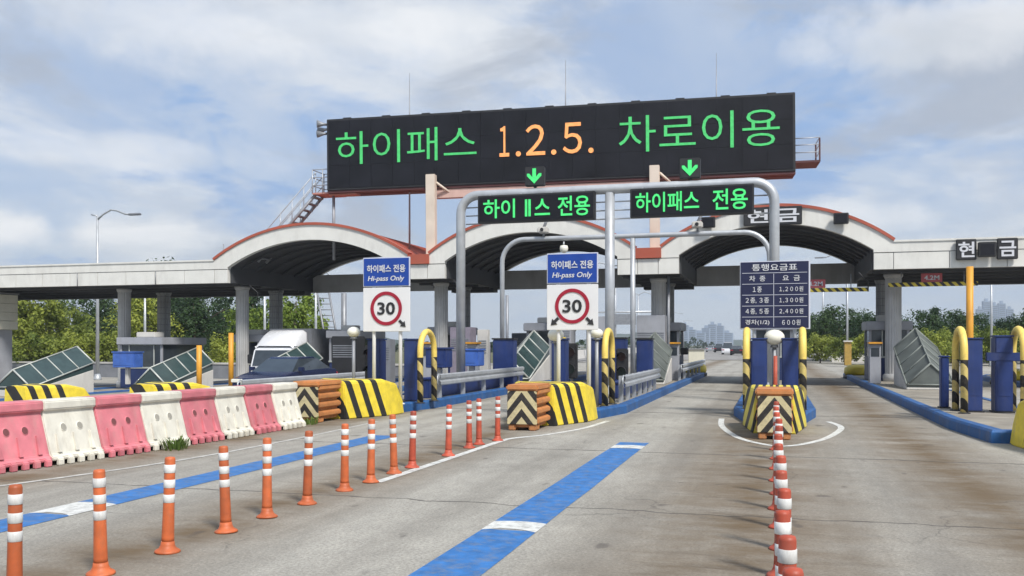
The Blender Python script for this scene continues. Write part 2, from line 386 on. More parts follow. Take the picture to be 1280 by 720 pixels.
_glyph = {}
def text_mesh(name, s, cx, cz, w, h, y, m, parent, depth=.01, bold=0, shear=0):
    """flat lettering in the XZ plane, facing -Y, fitted to a w x h box about (cx,cz)"""
    key = (s, bold, shear)
    if key not in _glyph:
        cu = bpy.data.curves.new('t', 'FONT'); cu.body = s; cu.size = 1; cu.extrude = 0; cu.offset = bold; cu.shear = shear; cu.resolution_u = 3
        ob = bpy.data.objects.new('t', cu); COL.objects.link(ob)
        dg = bpy.context.evaluated_depsgraph_get(); me = bpy.data.meshes.new_from_object(ob.evaluated_get(dg))
        bpy.data.objects.remove(ob); bpy.data.curves.remove(cu)
        _glyph[key] = ([tuple(v.co) for v in me.vertices], [tuple(p.vertices) for p in me.polygons])
        bpy.data.meshes.remove(me)
    vs, fs = _glyph[key]
    if not vs: print('NO GLYPH', s); return None
    x0 = min(v[0] for v in vs); x1 = max(v[0] for v in vs); z0 = min(v[1] for v in vs); z1 = max(v[1] for v in vs)
    out = [(cx-w/2+(v[0]-x0)/(x1-x0+1e-9)*w, y, cz-h/2+(v[1]-z0)/(z1-z0+1e-9)*h) for v in vs]
    mb = MB(); mb.add(out, fs)
    # give the letters a little thickness
    n = len(out); mb.add([(p[0], p[1]+depth, p[2]) for p in out], [tuple(reversed(f)) for f in fs])
    return mb.build(name, m, parent, fix=False)

def ring(r, cx, cz, n=40): return [(cx+r*math.cos(2*math.pi*k/n), cz+r*math.sin(2*math.pi*k/n)) for k in range(n)]
def annulus(mb, r0, r1, cx, cz, y0, y1, n=40):
    a = ring(r0, cx, cz, n); b = ring(r1, cx, cz, n)
    for k in range(n):
        k2 = (k+1) % n
        mb.prism([a[k], a[k2], b[k2], b[k]], y0, y1)

def X_at(px, Y):
    u = (px-640)/1150; return Y*(-.27429+u*.96165)/(.96165+u*.27429)
# ground falls away gently left of X=-10
def gz(x): return -0.032*max(0, min(-x, 34)-10)

# ------------------------------------------------------------------ ground
XS = [-2400, -400, -120, -34, -10, 40, 120, 400, 2400]
def sheet(name, x0, x1, y0, y1, dz, m, kind='structure', ny=1):
    xs = sorted({x0, x1} | {x for x in (-34, -10) if x0 < x < x1})
    ys = [y0+(y1-y0)*i/ny for i in range(ny+1)]
    mb = MB(); vs = [(x, y, gz(x)+dz) for y in ys for x in xs]; n = len(xs)
    mb.add(vs, [(j*n+i, j*n+i+1, (j+1)*n+i+1, (j+1)*n+i) for j in range(ny) for i in range(n-1)])
    o = mb.build(name, m); o['kind'] = kind; return o
sheet('ground', -2400, 2400, -60, 2400, -.03, M['grass'])
sheet('pavement', -52, 42, -20, 95, 0, M['asphalt'])
def strip(name, pts, w, dz, m, kind='structure'):
    mb = MB(); vs = []
    P = [Vector((p[0], p[1], 0)) for p in pts]
    for i, p in enumerate(P):
        t = (P[min(i+1, len(P)-1)] - P[max(0, i-1)]).normalized(); nrm = Vector((-t.y, t.x, 0))
        ww = w[i] if isinstance(w, list) else w
        nc = 24 if max(w if isinstance(w, list) else [w]) > 5 else 1
        for j in range(nc+1):
            q = p + nrm*ww/2*(2*j/nc-1); vs.append((q.x, q.y, gz(q.x)+dz))
    n_ = nc+1
    mb.add(vs, [(n_*i+j, n_*i+j+1, n_*(i+1)+j+1, n_*(i+1)+j) for i in range(len(P)-1) for j in range(nc)])
    o = mb.build(name, m); o['kind'] = kind; return o
def hx(y): return -4 - .05*max(0, y-95)
hy = [95+ (1500-95)*(i/48)**1.6 for i in range(49)]
strip('highway', [(hx(y), y) for y in hy], [58 if y < 110 else max(34, 58-(y-110)*.12) for y in hy], .03, M['road'])
strip('highway_marking', [(hx(y)+9.5, y) for y in hy], .2, .045, M['linewhite'])
strip('highway_marking', [(hx(y)+4.9, y) for y in hy], .18, .045, M['linewhite'])

# painted markings
def smoothpts(p, n=8):
    out = []
    for i in range(len(p)-1):
        a = Vector(p[max(i-1, 0)]); b = Vector(p[i]); c = Vector(p[i+1]); d = Vector(p[min(i+2, len(p)-1)])
        for k in range(n):
            t = k/n; out.append(tuple(.5*((2*b)+(c-a)*t+(2*a-5*b+4*c-d)*t*t+(-a+3*b-3*c+d)*t**3)))
    out.append(tuple(p[-1])); return out
mb = MB()
for (xa, xb, segs, chev) in ((-2.5, -2.01, [(-8, 7.82), (8.16, 14.45), (14.85, 15.35)], [(7.8, 8.18), (14.43, 14.87)]), (-6.98, -6.5, [(-8, 7.35), (7.95, 15.3)], [(7.33, 7.97)])):
    mk = MB()
    for a, b in segs:
        n = max(1, int((b-a)/1)); vs = []
        for j in range(n+1):
            yy = a+(b-a)*j/n; vs += [(xa+random.uniform(-.008, .008), yy, .004), (xb+random.uniform(-.008, .008), yy+.06*0, .004)]
        mk.add(vs, [(2*j, 2*j+1, 2*j+3, 2*j+2) for j in range(n)])
    o = mk.build('blue_guide_line', M['lineblue']); o['kind'] = 'structure'
    mk = MB()
    for a, b in chev:
        n = 10; vs = []
        for j in range(n+1):
            t = j/n; x = xa-.005+(xb-xa+.01)*t; bow = .10*(1-(2*t-1)**2)
            vs += [(x, a+bow-.02, .0045), (x, b+bow*.6, .0045)]
        mk.add(vs, [(2*j, 2*j+2, 2*j+3, 2*j+1) for j in range(n)])
    o = mk.build('white_guide_marking', M['linewhite']); o['kind'] = 'structure'
strip('nose_marking', smoothpts([(-1.12, 20.8), (-1.0, 18.8), (-.62, 16.7), (-.22, 15.75), (.08, 15.45), (.42, 15.8), (.85, 16.9), (1.2, 18.6), (1.26, 19.6), (1.1, 20.6)]), .12, .005, M['linewhite'])
strip('nose_marking', smoothpts([(-4.55, 10.1), (-4.5, 12.6), (-4.46, 15.0), (-4.35, 15.55), (-4.0, 16.2), (-3.6, 17.6), (-3.42, 19.5)]), .12, .005, M['linewhite'])
strip('edge_marking', smoothpts([(-10.2, 4.5), (-9.3, 6.5), (-8.65, 8.6), (-8.1, 11.3), (-8.0, 14.5), (-8.1, 18.0)]), .09, .005, M['linefaint'])
strip('lane_marking', [(4.2, -5), (4.2, 12)], .12, .005, M['linewhite'])

# ------------------------------------------------------------------ haze
mb = MB(); mb.b6(-2500, 2500, -80, 2500, -2.2, 125)
hz = mb.build('haze', []); hz['kind'] = 'stuff'
hm = bpy.data.materials.new('thin summer haze'); N, L = nodes_of(hm); N.remove(N['Principled BSDF'])
pv = N.new('ShaderNodeVolumePrincipled'); pv.inputs['Color'].default_value = (.83, .89, .97, 1); pv.inputs['Density'].default_value = .00038; pv.inputs['Anisotropy'].default_value = .1
L.new(pv.outputs[0], N['Material Output'].inputs['Volume']); hz.data.materials.append(hm)

# ------------------------------------------------------------------ islands
def island(cx, hw, y0, y1, label, hw0=None):
    """raised traffic island: kerb ring painted blue, concrete top, tapered nose"""
    hw0 = hw0 or hw*.55
    g0 = gz(cx)
    t = thing('traffic_island', label, 'traffic island', (cx, y0, g0), 0, 'toll islands')
    def outline(ins):
        h = hw-ins; a = hw0-ins; ln = y1-y0
        return [(-a, ins), (-h, 2.6), (-h, ln-2), (-a*.6, ln-ins), (a*.6, ln-ins), (h, ln-2), (h, 2.6), (a, ins)]
    o, i_, m_ = outline(0), outline(.2), outline(.03)
    n = len(o); H = .22
    mb = MB()
    vs = [(p[0], p[1], 0) for p in o] + [(p[0], p[1], H-.04) for p in o] + [(p[0], p[1], H) for p in m_] + [(p[0], p[1], H) for p in i_] + [(p[0], p[1], 0) for p in i_]
    fs = []
    for r_ in range(4):
        for k in range(n):
            k2 = (k+1) % n; fs.append((r_*n+k, r_*n+k2, (r_+1)*n+k2, (r_+1)*n+k))
    mb.add(vs, fs); mb.build('kerb', M['kerbblue'], t)
    q = outline(.2)
    mb = MB(); mb.prism(q, .02, H-.02, axis='Z'); mb.build('island_top', M['plaza'], t)
    return t
ISL = [('right', 4.35, 1.1, 16.9, 50), ('centre', 0, .9, 19.2, 47), ('mid', -4.5, 1.12, 19.2, 50), ('left', -9.4, 1.0, 19.5, 47),
       ('l2', -14.2, .95, 20, 48), ('l3', -19, .95, 20.5, 47), ('l4', -24.0, .95, 21, 48), ('l5', -28.3, .95, 24, 47), ('l6', -33.2, .95, 24, 47), ('r2', 9.9, .95, 22, 48)]
ILAB = {'right': 'blue kerbed traffic island at the right edge carrying the orange pole', 'centre': 'narrow blue kerbed island behind the navy fare table',
        'mid': 'blue kerbed island behind the speed sign with two black arrows', 'left': 'blue kerbed island behind the speed sign with one black arrow',
        'l2': 'traffic island just behind the pink and white plastic barriers', 'l3': 'traffic island beside the white truck', 'l4': 'traffic island left of the truck under the canopy',
        'l5': 'traffic island with the wide glazed hatch at far left', 'l6': 'traffic island by the cream office at far left', 'r2': 'last traffic island, beyond the right picture edge'}
for k, cx, hw, a, b in ISL: island(cx, hw, a, b, ILAB[k], hw*.8 if k == 'right' else None)

# ------------------------------------------------------------------ canopy
can = thing('toll_canopy', 'long white toll plaza canopy with three red edged arches on tiled columns', 'canopy', (0, 36, 0))
YF, YB = 0, 8.0
ARC = [(-19.47, 4.67), (-9.56, 4.29), (-.03, 4.2), ]
def arc_pts(cx, half, r, zc, end_half, n=28):
    a = math.asin(min(1, end_half/r)); return [(cx+r*math.sin(-a+2*a*k/n), zc+r*math.cos(-a+2*a*k/n)) for k in range(n+1)]
ARCD = []
for cx, half in ARC:
    rise = 1.42; Ro = (half*half+rise*rise)/(2*rise); zc = 5.4+rise-Ro; Ri = Ro-.64; ih = half-.68
    ARCD.append((cx, half, Ro, zc, Ri, ih))
# flat fascia: upper and lower band
def flat(x0, x1, nj):
    mb = MB(); mb.b6(x0, x1, YF-.02, YF+.25, 5.0, 5.42)
    mb.b6(x0, x1, YF-.06, YF+.27, 5.36, 5.43)
    mb.build('fascia', M['white'], can)
    mb = MB(); n = nj
    for i in range(n):
        a = x0+(x1-x0)*i/n; b = x0+(x1-x0)*(i+1)/n
        mb.b6(a+.012, b-.012, YF+.0, YF+.22, 4.38, 4.975)
    mb.build('fascia_panels', M['white'], can)
    mb = MB(); mb.b6(x0, x1, YF+.06, YF+.2, 4.40, 5.01); mb.build('fascia_backing', M['steel'], can)
flat(-46, ARC[0][0]-ARC[0][1]+.0, 14); flat(ARC[2][0]+ARC[2][1], 34, 16)
def block(x0, x1, n=2):
    mb = MB()
    for i in range(n):
        a = x0+(x1-x0)*i/n; b = x0+(x1-x0)*(i+1)/n
        mb.b6(a+.01, b-.01, YF, YF+.22, 4.38, 4.975)
    mb.build('fascia_panels', M['white'], can)
for i in range(3):
    cx, half, Ro, zc, Ri, ih = ARCD[i]
    if i == 0: block(cx-half, cx-ih, 1)
    if i == 2: block(cx+ih, cx+half, 1)
    if i < 2: c2 = ARCD[i+1]; block(cx+ih, c2[0]-c2[5], 3)
    o = arc_pts(cx, half, Ro, zc, half); n_ = arc_pts(cx, half, Ri, zc, ih)
    mb = MB()
    for k in range(28):
        mb.prism([o[k], o[k+1], n_[k+1], n_[k]], YF-.02, YF+.25)
    for s_, e, f in ((-1, o[0], n_[0]), (1, o[-1], n_[-1])):
        mb.prism([e, f, (f[0], 5.0), (e[0], 5.0)], YF-.02, YF+.25)
    mb.build('arch_band', M['white'], can)
    mb = MB(); oo = arc_pts(cx, half, Ro+.11, zc, half+.06)
    for k in range(28): mb.prism([oo[k], oo[k+1], o[k+1], o[k]], YF-.08, YF+.3)
    mb.build('arch_trim', M['red'], can)
    # vault: dark inside, red sheet outside
    mb = MB(); vi = arc_pts(cx, half, Ri+.02, zc, ih)
    for k in range(28): mb.prism([vi[k], vi[k+1], (vi[k+1][0], vi[k+1][1]+.05), (vi[k][0], vi[k][1]+.05)], YF+.26, YB)
    for s_ in (0, -1):
        x = vi[s_][0]; mb.b6(x-.05, x+.05, YF+.26, YB, 4.40, vi[s_][1]+.04)
    for j in range(6):   # ribs under the vault
        y = YF+1+1.2*j
        for k in range(28):
            p, q = vi[k], vi[k+1]
            mb.prism([p, q, (q[0], q[1]-.1), (p[0], p[1]-.1)], y, y+.07)
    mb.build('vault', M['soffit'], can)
    mb = MB(); vo = arc_pts(cx, half, Ro+.03, zc, half)
    for k in range(28): mb.prism([vo[k], vo[k+1], (vo[k+1][0], vo[k+1][1]-.05), (vo[k][0], vo[k][1]-.05)], YF+.3, YB)
    for j in range(14):
        y = YF+.6+.55*j
        for k in range(28):
            p, q = vo[k], vo[k+1]
            mb.prism([(p[0], p[1]+.035), (q[0], q[1]+.035), q, p], y, y+.05)
    mb.build('arch_roof', M['red'], can)
    # rear end ring of the vault
    mb = MB()
    for k in range(28): mb.prism([o[k], o[k+1], n_[k+1], n_[k]], YB+.002, YB+.2)
    mb.build('rear_arch_band', M['white'], can)
for i in range(2):
    a = ARCD[i]; b = ARCD[i+1]; x0 = a[0]+a[1]; x1 = b[0]-b[1]
    mb = MB(); mb.b6(x0+.0, x1-.0, YF-.1, YB, 5.0, 5.40); mb.build('gutter', M['red'], can)
# soffits + roof slabs
segs = [(-46, ARCD[0][0]-ARCD[0][5]-.06), (ARCD[0][0]+ARCD[0][5]+.06, ARCD[1][0]-ARCD[1][5]-.06), (ARCD[1][0]+ARCD[1][5]+.06, ARCD[2][0]-ARCD[2][5]-.06), (ARCD[2][0]+ARCD[2][5]+.06, 34)]
for a, b in segs:
    mb = MB(); mb.b6(a, b, YF+.23, YB-.2, 4.40, 4.47)
    for j in range(4): mb.b6(a, b, YF+1+1.8*j, YF+1.12+1.8*j, 4.30, 4.402)
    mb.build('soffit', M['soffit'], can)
mb = MB(); mb.b6(-46, ARCD[0][0]-ARCD[0][1]-.02, YF+.26, YB, 5.3, 5.37); mb.b6(ARCD[2][0]+ARCD[2][1]+.02, 34, YF+.26, YB, 5.3, 5.37); mb.build('flat_roof', M['roof'], can)
mb = MB(); mb.b6(-46, 34, YB-.2, YB+.1, 4.36, 5.28)
mb.build('rear_beam', M['beam'], can)
for a, b in segs:
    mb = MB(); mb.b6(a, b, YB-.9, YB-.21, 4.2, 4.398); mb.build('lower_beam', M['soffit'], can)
COLX = [-30.8, -24.2, -14.2, -4.62, 4.43, 14.2]
for x in COLX:
    for y, w in ((2.35, .70), (5.4, .72)):
        b0 = gz(x)+.19
        mb = MB(); r0 = .30 if y < 3 else .33; prof = []
        pts = []
        for k in range(48):      # fluted shaft
            q = 2*math.pi*k/48; rr = r0*(1 if k % 3 else .93); pts.append((x+rr*math.cos(q), y+rr*math.sin(q)))
        mb.prism(pts, b0+.3, 4.34, axis='Z')
        mb.lathe([(r0+.08, b0), (r0+.08, b0+.26), (r0+.02, b0+.31)], 24, (x, y, 0)); mb.lathe([(r0+.02, 4.2), (r0+.06, 4.3), (r0+.06, 4.36)], 24, (x, y, 0))
        mb.build('column', M['column'] if y < 3 else M['columnshade'], can)

for x in (-22.6, -12.9, -6.5, 3.0):
    mb = MB(); mb.path([(x, .32, 4.3), (x+.35, .5, 3.95), (x+.35, .5, 3.6)], .025, 6); mb.build('hanging_cable', M['black'], can)
for x in (-40.5, -36.2, -31.5, -27.2, 8.9, 12.5):
    mb = MB(); mb.path([(x, -.03, 4.36), (x, -.03, 4.98)], .02, 6); mb.build('downpipe', M['steel'], can)
# ------------------------------------------------------------------ LED board
A = Vector((-18.83, 36.5, 0)); B = Vector((.81, 38.0, 0)); ang = math.atan2(B.y-A.y, B.x-A.x)
W = (B-A).length
bd = thing('message_board', 'huge black electronic message board with green and amber lettering above the roof', 'message board', (A.x, A.y, 8.36), ang)
bd.rotation_euler = (0, -R(.35), ang)
mb = MB(); mb.b6(0, W, 0, .55, 0, 3.12); mb.build('cabinet', M['black'], bd, bevel=.02)
mb = MB()
nx, nz = 20, 3
for i in range(nx):
    for j in range(nz):
        mb.b6(.09+(W-.18)*i/nx+.004, .09+(W-.18)*(i+1)/nx-.004, -.02, -.002, .09+2.94*j/nz+.004, .09+2.94*(j+1)/nz-.004)
mb.build('display_face', M['board'], bd)
tz = 1.58
text_mesh('lettering', '하이패스', 3.6, tz+.22, 6.3, 1.42, -.045, M['ledgreen'], bd, bold=-.004)
text_mesh('lettering', '차로이용', 15.92, tz+.20, 6.35, 1.48, -.045, M['ledgreen'], bd, bold=-.004)
for ch, cx_, w_ in (('１', 7.95, .42), ('２', 9.28, .82), ('５', 10.83, .80)):
    text_mesh('lettering', ch, cx_, tz+.17, w_, 1.28, -.045, M['ledamber'], bd, bold=.006)
for cx_ in (8.55, 10.05, 11.6):
    mb = MB(); mb.lathe([(.11, 0), (.11, .012)], 14, mtx=Matrix.Translation((cx_, -.035, tz-.38)) @ Matrix.Rotation(R(90), 4, 'X')); mb.build('lettering', M['ledamber'], bd)
mb = MB()
for i in range(11):
    x = .9+i*(W-1.8)/10; mb.b6(x-.18, x+.18, .1, .4, 3.12, 3.18)
mb.build('top_bracket', M['black'], bd)
mb = MB(); mb.b6(-.2, W+.0, .7, 1.3, -.08, -.02); mb.build('rear_walkway', M['darkred'], bd)
mb = MB(); mb.b6(4.9, 14.2, .1, .42, -.5, -.12); mb.build('support_beam', M['pinkpale'], bd, bevel=.01)
mb = MB(); mb.b6(W, W+.95, .15, 1.5, .35, .43)
for x in (W+.93,):
    mb.b6(x-.03, x+.03, .15, .2, .4, 1.3); mb.b6(x-.03, x+.03, 1.4, 1.45, .4, 1.3)
mb.build('catwalk', M['darkred'], bd)
mb = MB()
for z in (.75, 1.05, 1.32): mb.path([(W, .17, z), (W+.93, .17, z), (W+.93, 1.42, z)], .02, 6)
mb.build('catwalk_rail', M['galv'], bd)
mb = MB(); mb.b6(.0, W, .05, .5, -.1, -.004)
mb.build('bottom_flashing', M['darkred'], bd)
for px, top in ((4.85, .42), (14.2, .38)):
    mb = MB(); mb.b6(px-.2, px+.2, -.55, -.2, -3.5, top); mb.b6(px-.26, px+.26, -.6, -.15, -3.52, -3.3)
    mb.path([(px+.2, -.3, .1), (px+.7, .2, -.3)], .06, 6)
    mb.build('mast', M['cream'], bd, bevel=.015)
mb = MB(); mb.path([(.1, .5, -3.0), (.1, .5, 0)], .07, 8); mb.build('mast', M['steel'], bd)
# loudspeaker horns at the upper left corner
mb = MB()
for z, a in ((2.75, 2.7), (2.55, 3.4), (2.95, 3.9)):
    d = Vector((math.cos(a), math.sin(a)*.6, 0)).normalized()
    p = Vector((-.02, .25, z)); mb.path([p, p+d*.2, p+d*.5], [.05, .06, .17], 10)
mb.build('loudspeaker', M['steel'], bd)

# lightning rods
rod = None
for x, y, z0, z1, lb in ((-15.4, 37.6, 5.45, 13.55, 'thin lightning rod above the board, leftmost of three'), (-8.55, 38.3, 6.5, 13.75, 'thin lightning rod above the middle of the board'), (-2.3, 38.8, 6.1, 13.65, 'thin lightning rod above the board, rightmost of three')):
    t = thing('lightning_rod', lb, 'lightning rod', (x, y, z0), 0, 'lightning rods on the roof')
    mb = MB(); mb.path([(0, 0, 0), (0, 0, (z1-z0)*.7), (0, 0, z1-z0)], [.045, .03, .010], 6); mb.build('rod', M['steel'], t)
    mb = MB(); mb.lathe([(.12, 0), (.12, .12), (.05, .3)], 8); mb.build('base', M['steel'], t)

# stair to the board
st = thing('access_stair', 'steel stair with railings climbing from the arch roof to the board', 'stair', (-23.6, 37.6, 5.42))
p0 = Vector((.9, 0, 0)); p1 = Vector((4.0, -.3, 2.9))
for dy in (-.35, .35):
    mb = MB(); mb.path([p0+Vector((0, dy, 0)), p1+Vector((0, dy, 0))], .07, 6); mb.build('stringer', M['steel'], st)
for i in range(11):
    q = p0.lerp(p1, (i+.5)/11); mb = MB(); mb.box(q, (.27, .7, .045)); mb.build('tread', M['steel'], st)
for dy in (-.38, .38):
    mb = MB()
    for dz in (.5, .95): mb.path([p0+Vector((-.5, dy, dz-.5)), p0+Vector((0, dy, dz)), p1+Vector((0, dy, dz))], .022, 6)
    for i in range(6):
        q = p0.lerp(p1, i/5)+Vector((0, dy, 0)); mb.path([q, q+Vector((0, 0, .95))], .02, 6)
    mb.build('handrail', M['galv'], st)
mb = MB(); mb.b6(3.9, 5.0, -.8, .3, 2.86, 2.93); mb.b6(4.7, 6.0, -.75, -.3, 2.78, 2.86); mb.build('landing', M['pinkred'], st)
mb = MB()
for z in (3.25, 3.6, 3.95):
    mb.path([(3.9, .3, z), (3.9, -.8, z), (4.9, -.8, z)], .022, 6); mb.path([(3.9, .3, z), (4.9, .3, z)], .022, 6)
for x, y in ((3.9, .3), (3.9, -.8), (4.4, -.8), (4.9, -.8), (4.4, .3), (4.9, .3)): mb.path([(x, y, 2.9), (x, y, 3.95)], .022, 6)
mb.build('guard_rail', M['galv'], st)
# small finials / floodlights along the roof slope at left
for i, (x, z) in enumerate(((-24.0, 5.43), (-23.55, 5.62), (-23.1, 5.8), (-22.6, 6.0))):
    t = thing('roof_floodlight', ['small dark floodlight at the foot of the left arch', 'small floodlight on the left arch, second from its foot', 'small floodlight on the left arch, third from its foot', 'small floodlight on the left arch, highest of four'][i], 'floodlight', (x, 36.5, z), 0, 'floodlights on the arch edge')
    mb = MB(); mb.path([(0, 0, -.15), (0, 0, .25 if i else .75)], .025, 6); mb.build('stem', M['steel'], t)
    mb = MB(); mb.box((0, -.03, .28), (.2, .14, .15)); mb.build('lamp_head', M['pinkred'] if i else M['steel'], t, bevel=.02)

# ------------------------------------------------------------------ gantries
def bend_path(x0, x1, y, z0, z1, r, n=8):
    p = [(x0, y, z0), (x0, y, z1-r)]
    for k in range(1, n+1):
        a = math.pi/2*k/n; p.append((x0+r-r*math.cos(a), y, z1-r+r*math.sin(a)))
    for k in range(0, n+1):
        a = math.pi/2*k/n; p.append((x1-r+r*math.sin(a), y, z1-r+r*math.cos(a)))
    p.append((x1, y, z0)); return p
ga = thing('sign_gantry', 'thick grey pipe gantry with rounded corners carrying both green lane signs', 'gantry', (-4.6, 26.5, .2))
mb = MB(); mb.path(bend_path(-4.58, 4.6, 0, 0, 5.95, .55), .14, 14); mb.build('pipe_frame', M['galv'], ga)
mb = MB(); mb.path([(0, 0, 0), (0, 0, 5.84)], .14, 14); mb.build('centre_post', M['galv'], ga)
for z in (5.1, 5.35, 5.6):
    mb = MB(); mb.path([(-4.45, .12, z), (4.46, .12, z)], .022, 6); mb.build('cross_rail', M['galv'], ga)
for x in (-4.58, 0, 4.6):
    mb = MB(); mb.lathe([(.3, 0), (.3, .03), (.17, .05), (.15, .25)], 12, (x, 0, 0)); mb.build('base_flange', M['galv'], ga)

def led_sign(cx, w, label, parts):
    t = thing('lane_sign', label, 'lane sign', (cx, 26.25, 5.66), 0, 'green lane signs on the gantry')
    mb = MB(); mb.b6(-w/2, w/2, -.1, .12, -.41, .41); mb.build('housing', M['black'], t, bevel=.015)
    mb = MB(); mb.b6(-w/2+.05, w/2-.05, -.115, -.102, -.36, .36); mb.build('display_face', M['board'], t)
    for s_, c, ww, hh in parts:
        if s_ == '||':
            mb = MB()
            for dx in (-.075, .03): mb.b6(c+dx, c+dx+.07, -.135, -.122, -.26, .24)
            mb.build('lettering', M['ledgreen2'], t)
        else: text_mesh('lettering', s_, c, 0, ww, hh, -.135, M['ledgreen2'], t, bold=.014)
    for x in (-w*.4, -w*.13, w*.13, w*.4):
        mb = MB(); mb.b6(x-.02, x+.02, -.02, .04, .41, .47); mb.build('hanger', M['galv'], t)
    return t
led_sign(-6.75, 3.55, 'green lit lane sign hanging left of the centre gantry post, one character broken', [('하이', -1.1, .98, .56), ('||', -.23, 0, 0), ('스', .22, .46, .48), ('전용', 1.16, .95, .58)])
led_sign(-2.25, 3.42, 'green lit lane sign hanging right of the centre gantry post, all characters whole', [('하이패스', -.66, 1.78, .56), ('전용', 1.07, .95, .58)])
def arrow_unit(cx, label):
    t = thing('arrow_signal', label, 'arrow signal', (cx, 26.5, 6.29), 0, 'green arrow signals on the gantry')
    mb = MB(); mb.b6(-.29, .29, -.12, .12, .05, .62); mb.b6(-.05, .05, -.05, .05, 0, .06); mb.build('housing', M['black'], t, bevel=.02)
    mb = MB(); y = -.135
    mb.b6(-.055, .055, y, y+.012, .24, .56)
    for s_ in (-1, 1):
        mb.prism([(0, .11), (s_*.22, .34), (s_*.22, .41) , (s_*.15, .41), (0, .245)], y-.001*(s_+2), y+.011)
    mb.build('arrow', M['ledgreen2'], t)
arrow_unit(-6.84, 'lit green down arrow above the broken lane sign'); arrow_unit(-2.3, 'lit green down arrow above the unbroken lane sign')

gb = thing('camera_gantry', 'slimmer grey pipe gantry behind, with curved ends and enforcement cameras', 'gantry', (-4.6, 31, .2))
mb = MB(); mb.path(bend_path(-4.6, 4.45, 0, 0, 5.1, .8), .085, 12); mb.build('pipe_frame', M['galv'], gb)
mb = MB(); mb.path([(0, 0, 0), (0, 0, 5.02)], .085, 12); mb.build('centre_post', M['galv'], gb)
for x in (-4.6, 0, 4.45):
    mb = MB(); mb.lathe([(.22, 0), (.22, .03), (.11, .05), (.1, .2)], 12, (x, 0, 0)); mb.build('base_flange', M['galv'], gb)
def gcam(x, lb):
    t = thing('lane_camera', lb, 'camera', (x, 31, 5.39), 0, 'cameras on the slim gantry')
    mb = MB(); mb.path([(0, 0, 0), (0, 0, .28)], .04, 6); mb.path([(0, 0, .28), (.12, -.1, .5)], .05, 8); mb.build('bracket', M['steel'], t)
    mb = MB(); mb.box((.0, -.05, .2), (.34, .4, .2)); mb.build('camera_body', M['concwhite'], t, bevel=.03)
    mb = MB(); mb.lathe([(.06, 0), (.06, .03)], 12, mtx=Matrix.Translation((0, -.26, .2)) @ Matrix.Rotation(R(90), 4, 'X')); mb.build('lens', M['black'], t)
gcam(-7.7, 'boxy lane camera on the slim gantry over the left lane'); gcam(-2.45, 'boxy lane camera on the slim gantry over the right hand express lane')
t = thing('dome_camera', 'white dome camera hanging above the blue sign of the middle speed board', 'camera', (-6.98, 31, 5.18))
mb = MB(); mb.path([(0, 0, 0), (.0, -.05, -.12)], .03, 6); mb.build('bracket', M['galv'], t)
mb = MB(); mb.lathe([(.02, -.12), (.13, -.14), (.15, -.25), (.12, -.35), (.0, -.42)], 14); mb.build('dome', M['globe'], t)
t = thing('signal_box', 'small black signal box on the arch band left of the cash lettering', 'signal box', (-2.42, 35.75, 6.28), 0, 'black signal boxes on the canopy')
mb = MB(); mb.b6(-.26, .26, -.1, .1, -.2, .2); mb.b6(-.05, .05, .1, .22, -.1, .1); mb.build('housing', M['black'], t, bevel=.02)
mb = MB(); mb.b6(-.2, .2, -.115, -.102, -.15, .15); mb.build('display_face', M['board'], t)
dup(t, (2.35, 35.75, 6.25), 0, 'small black signal box on the arch band right of the cash lettering')
dup(t, (7.2, 35.75, 4.98), 0, 'small black signal box between the cash characters on the right fascia', scale=(1.1, 1, 1.3))
def plate(x, z, w, h, s_, lb, cw=.8):
    t = thing('cash_plate', lb, 'sign', (x, 35.8, z), 0, 'black plates with white cash lettering')
    mb = MB(); mb.b6(-w/2, w/2, 0, .12, -h/2, h/2); mb.build('plate', M['black'], t, bevel=.02)
    text_mesh('lettering', s_, 0, 0, w*cw, h*.74, -.02, M['lettering'], t, bold=.02)
    mb = MB(); mb.b6(-.08, .08, .12, .2, -.08, .08); mb.build('bracket', M['steel'], t)
plate(-.62, 6.45, 1.0, .68, '현', 'black plate with the first cash character on the third arch, left of the post'); plate(.48, 6.45, 1.02, .68, '금', 'black plate with the second cash character on the third arch, right of the post')
plate(6.55, 5.0, .66, .74, '현', 'black plate with the first cash character on the flat right fascia'); plate(7.87, 5.0, .66, .74, '금', 'black plate with the second cash character on the flat right fascia')

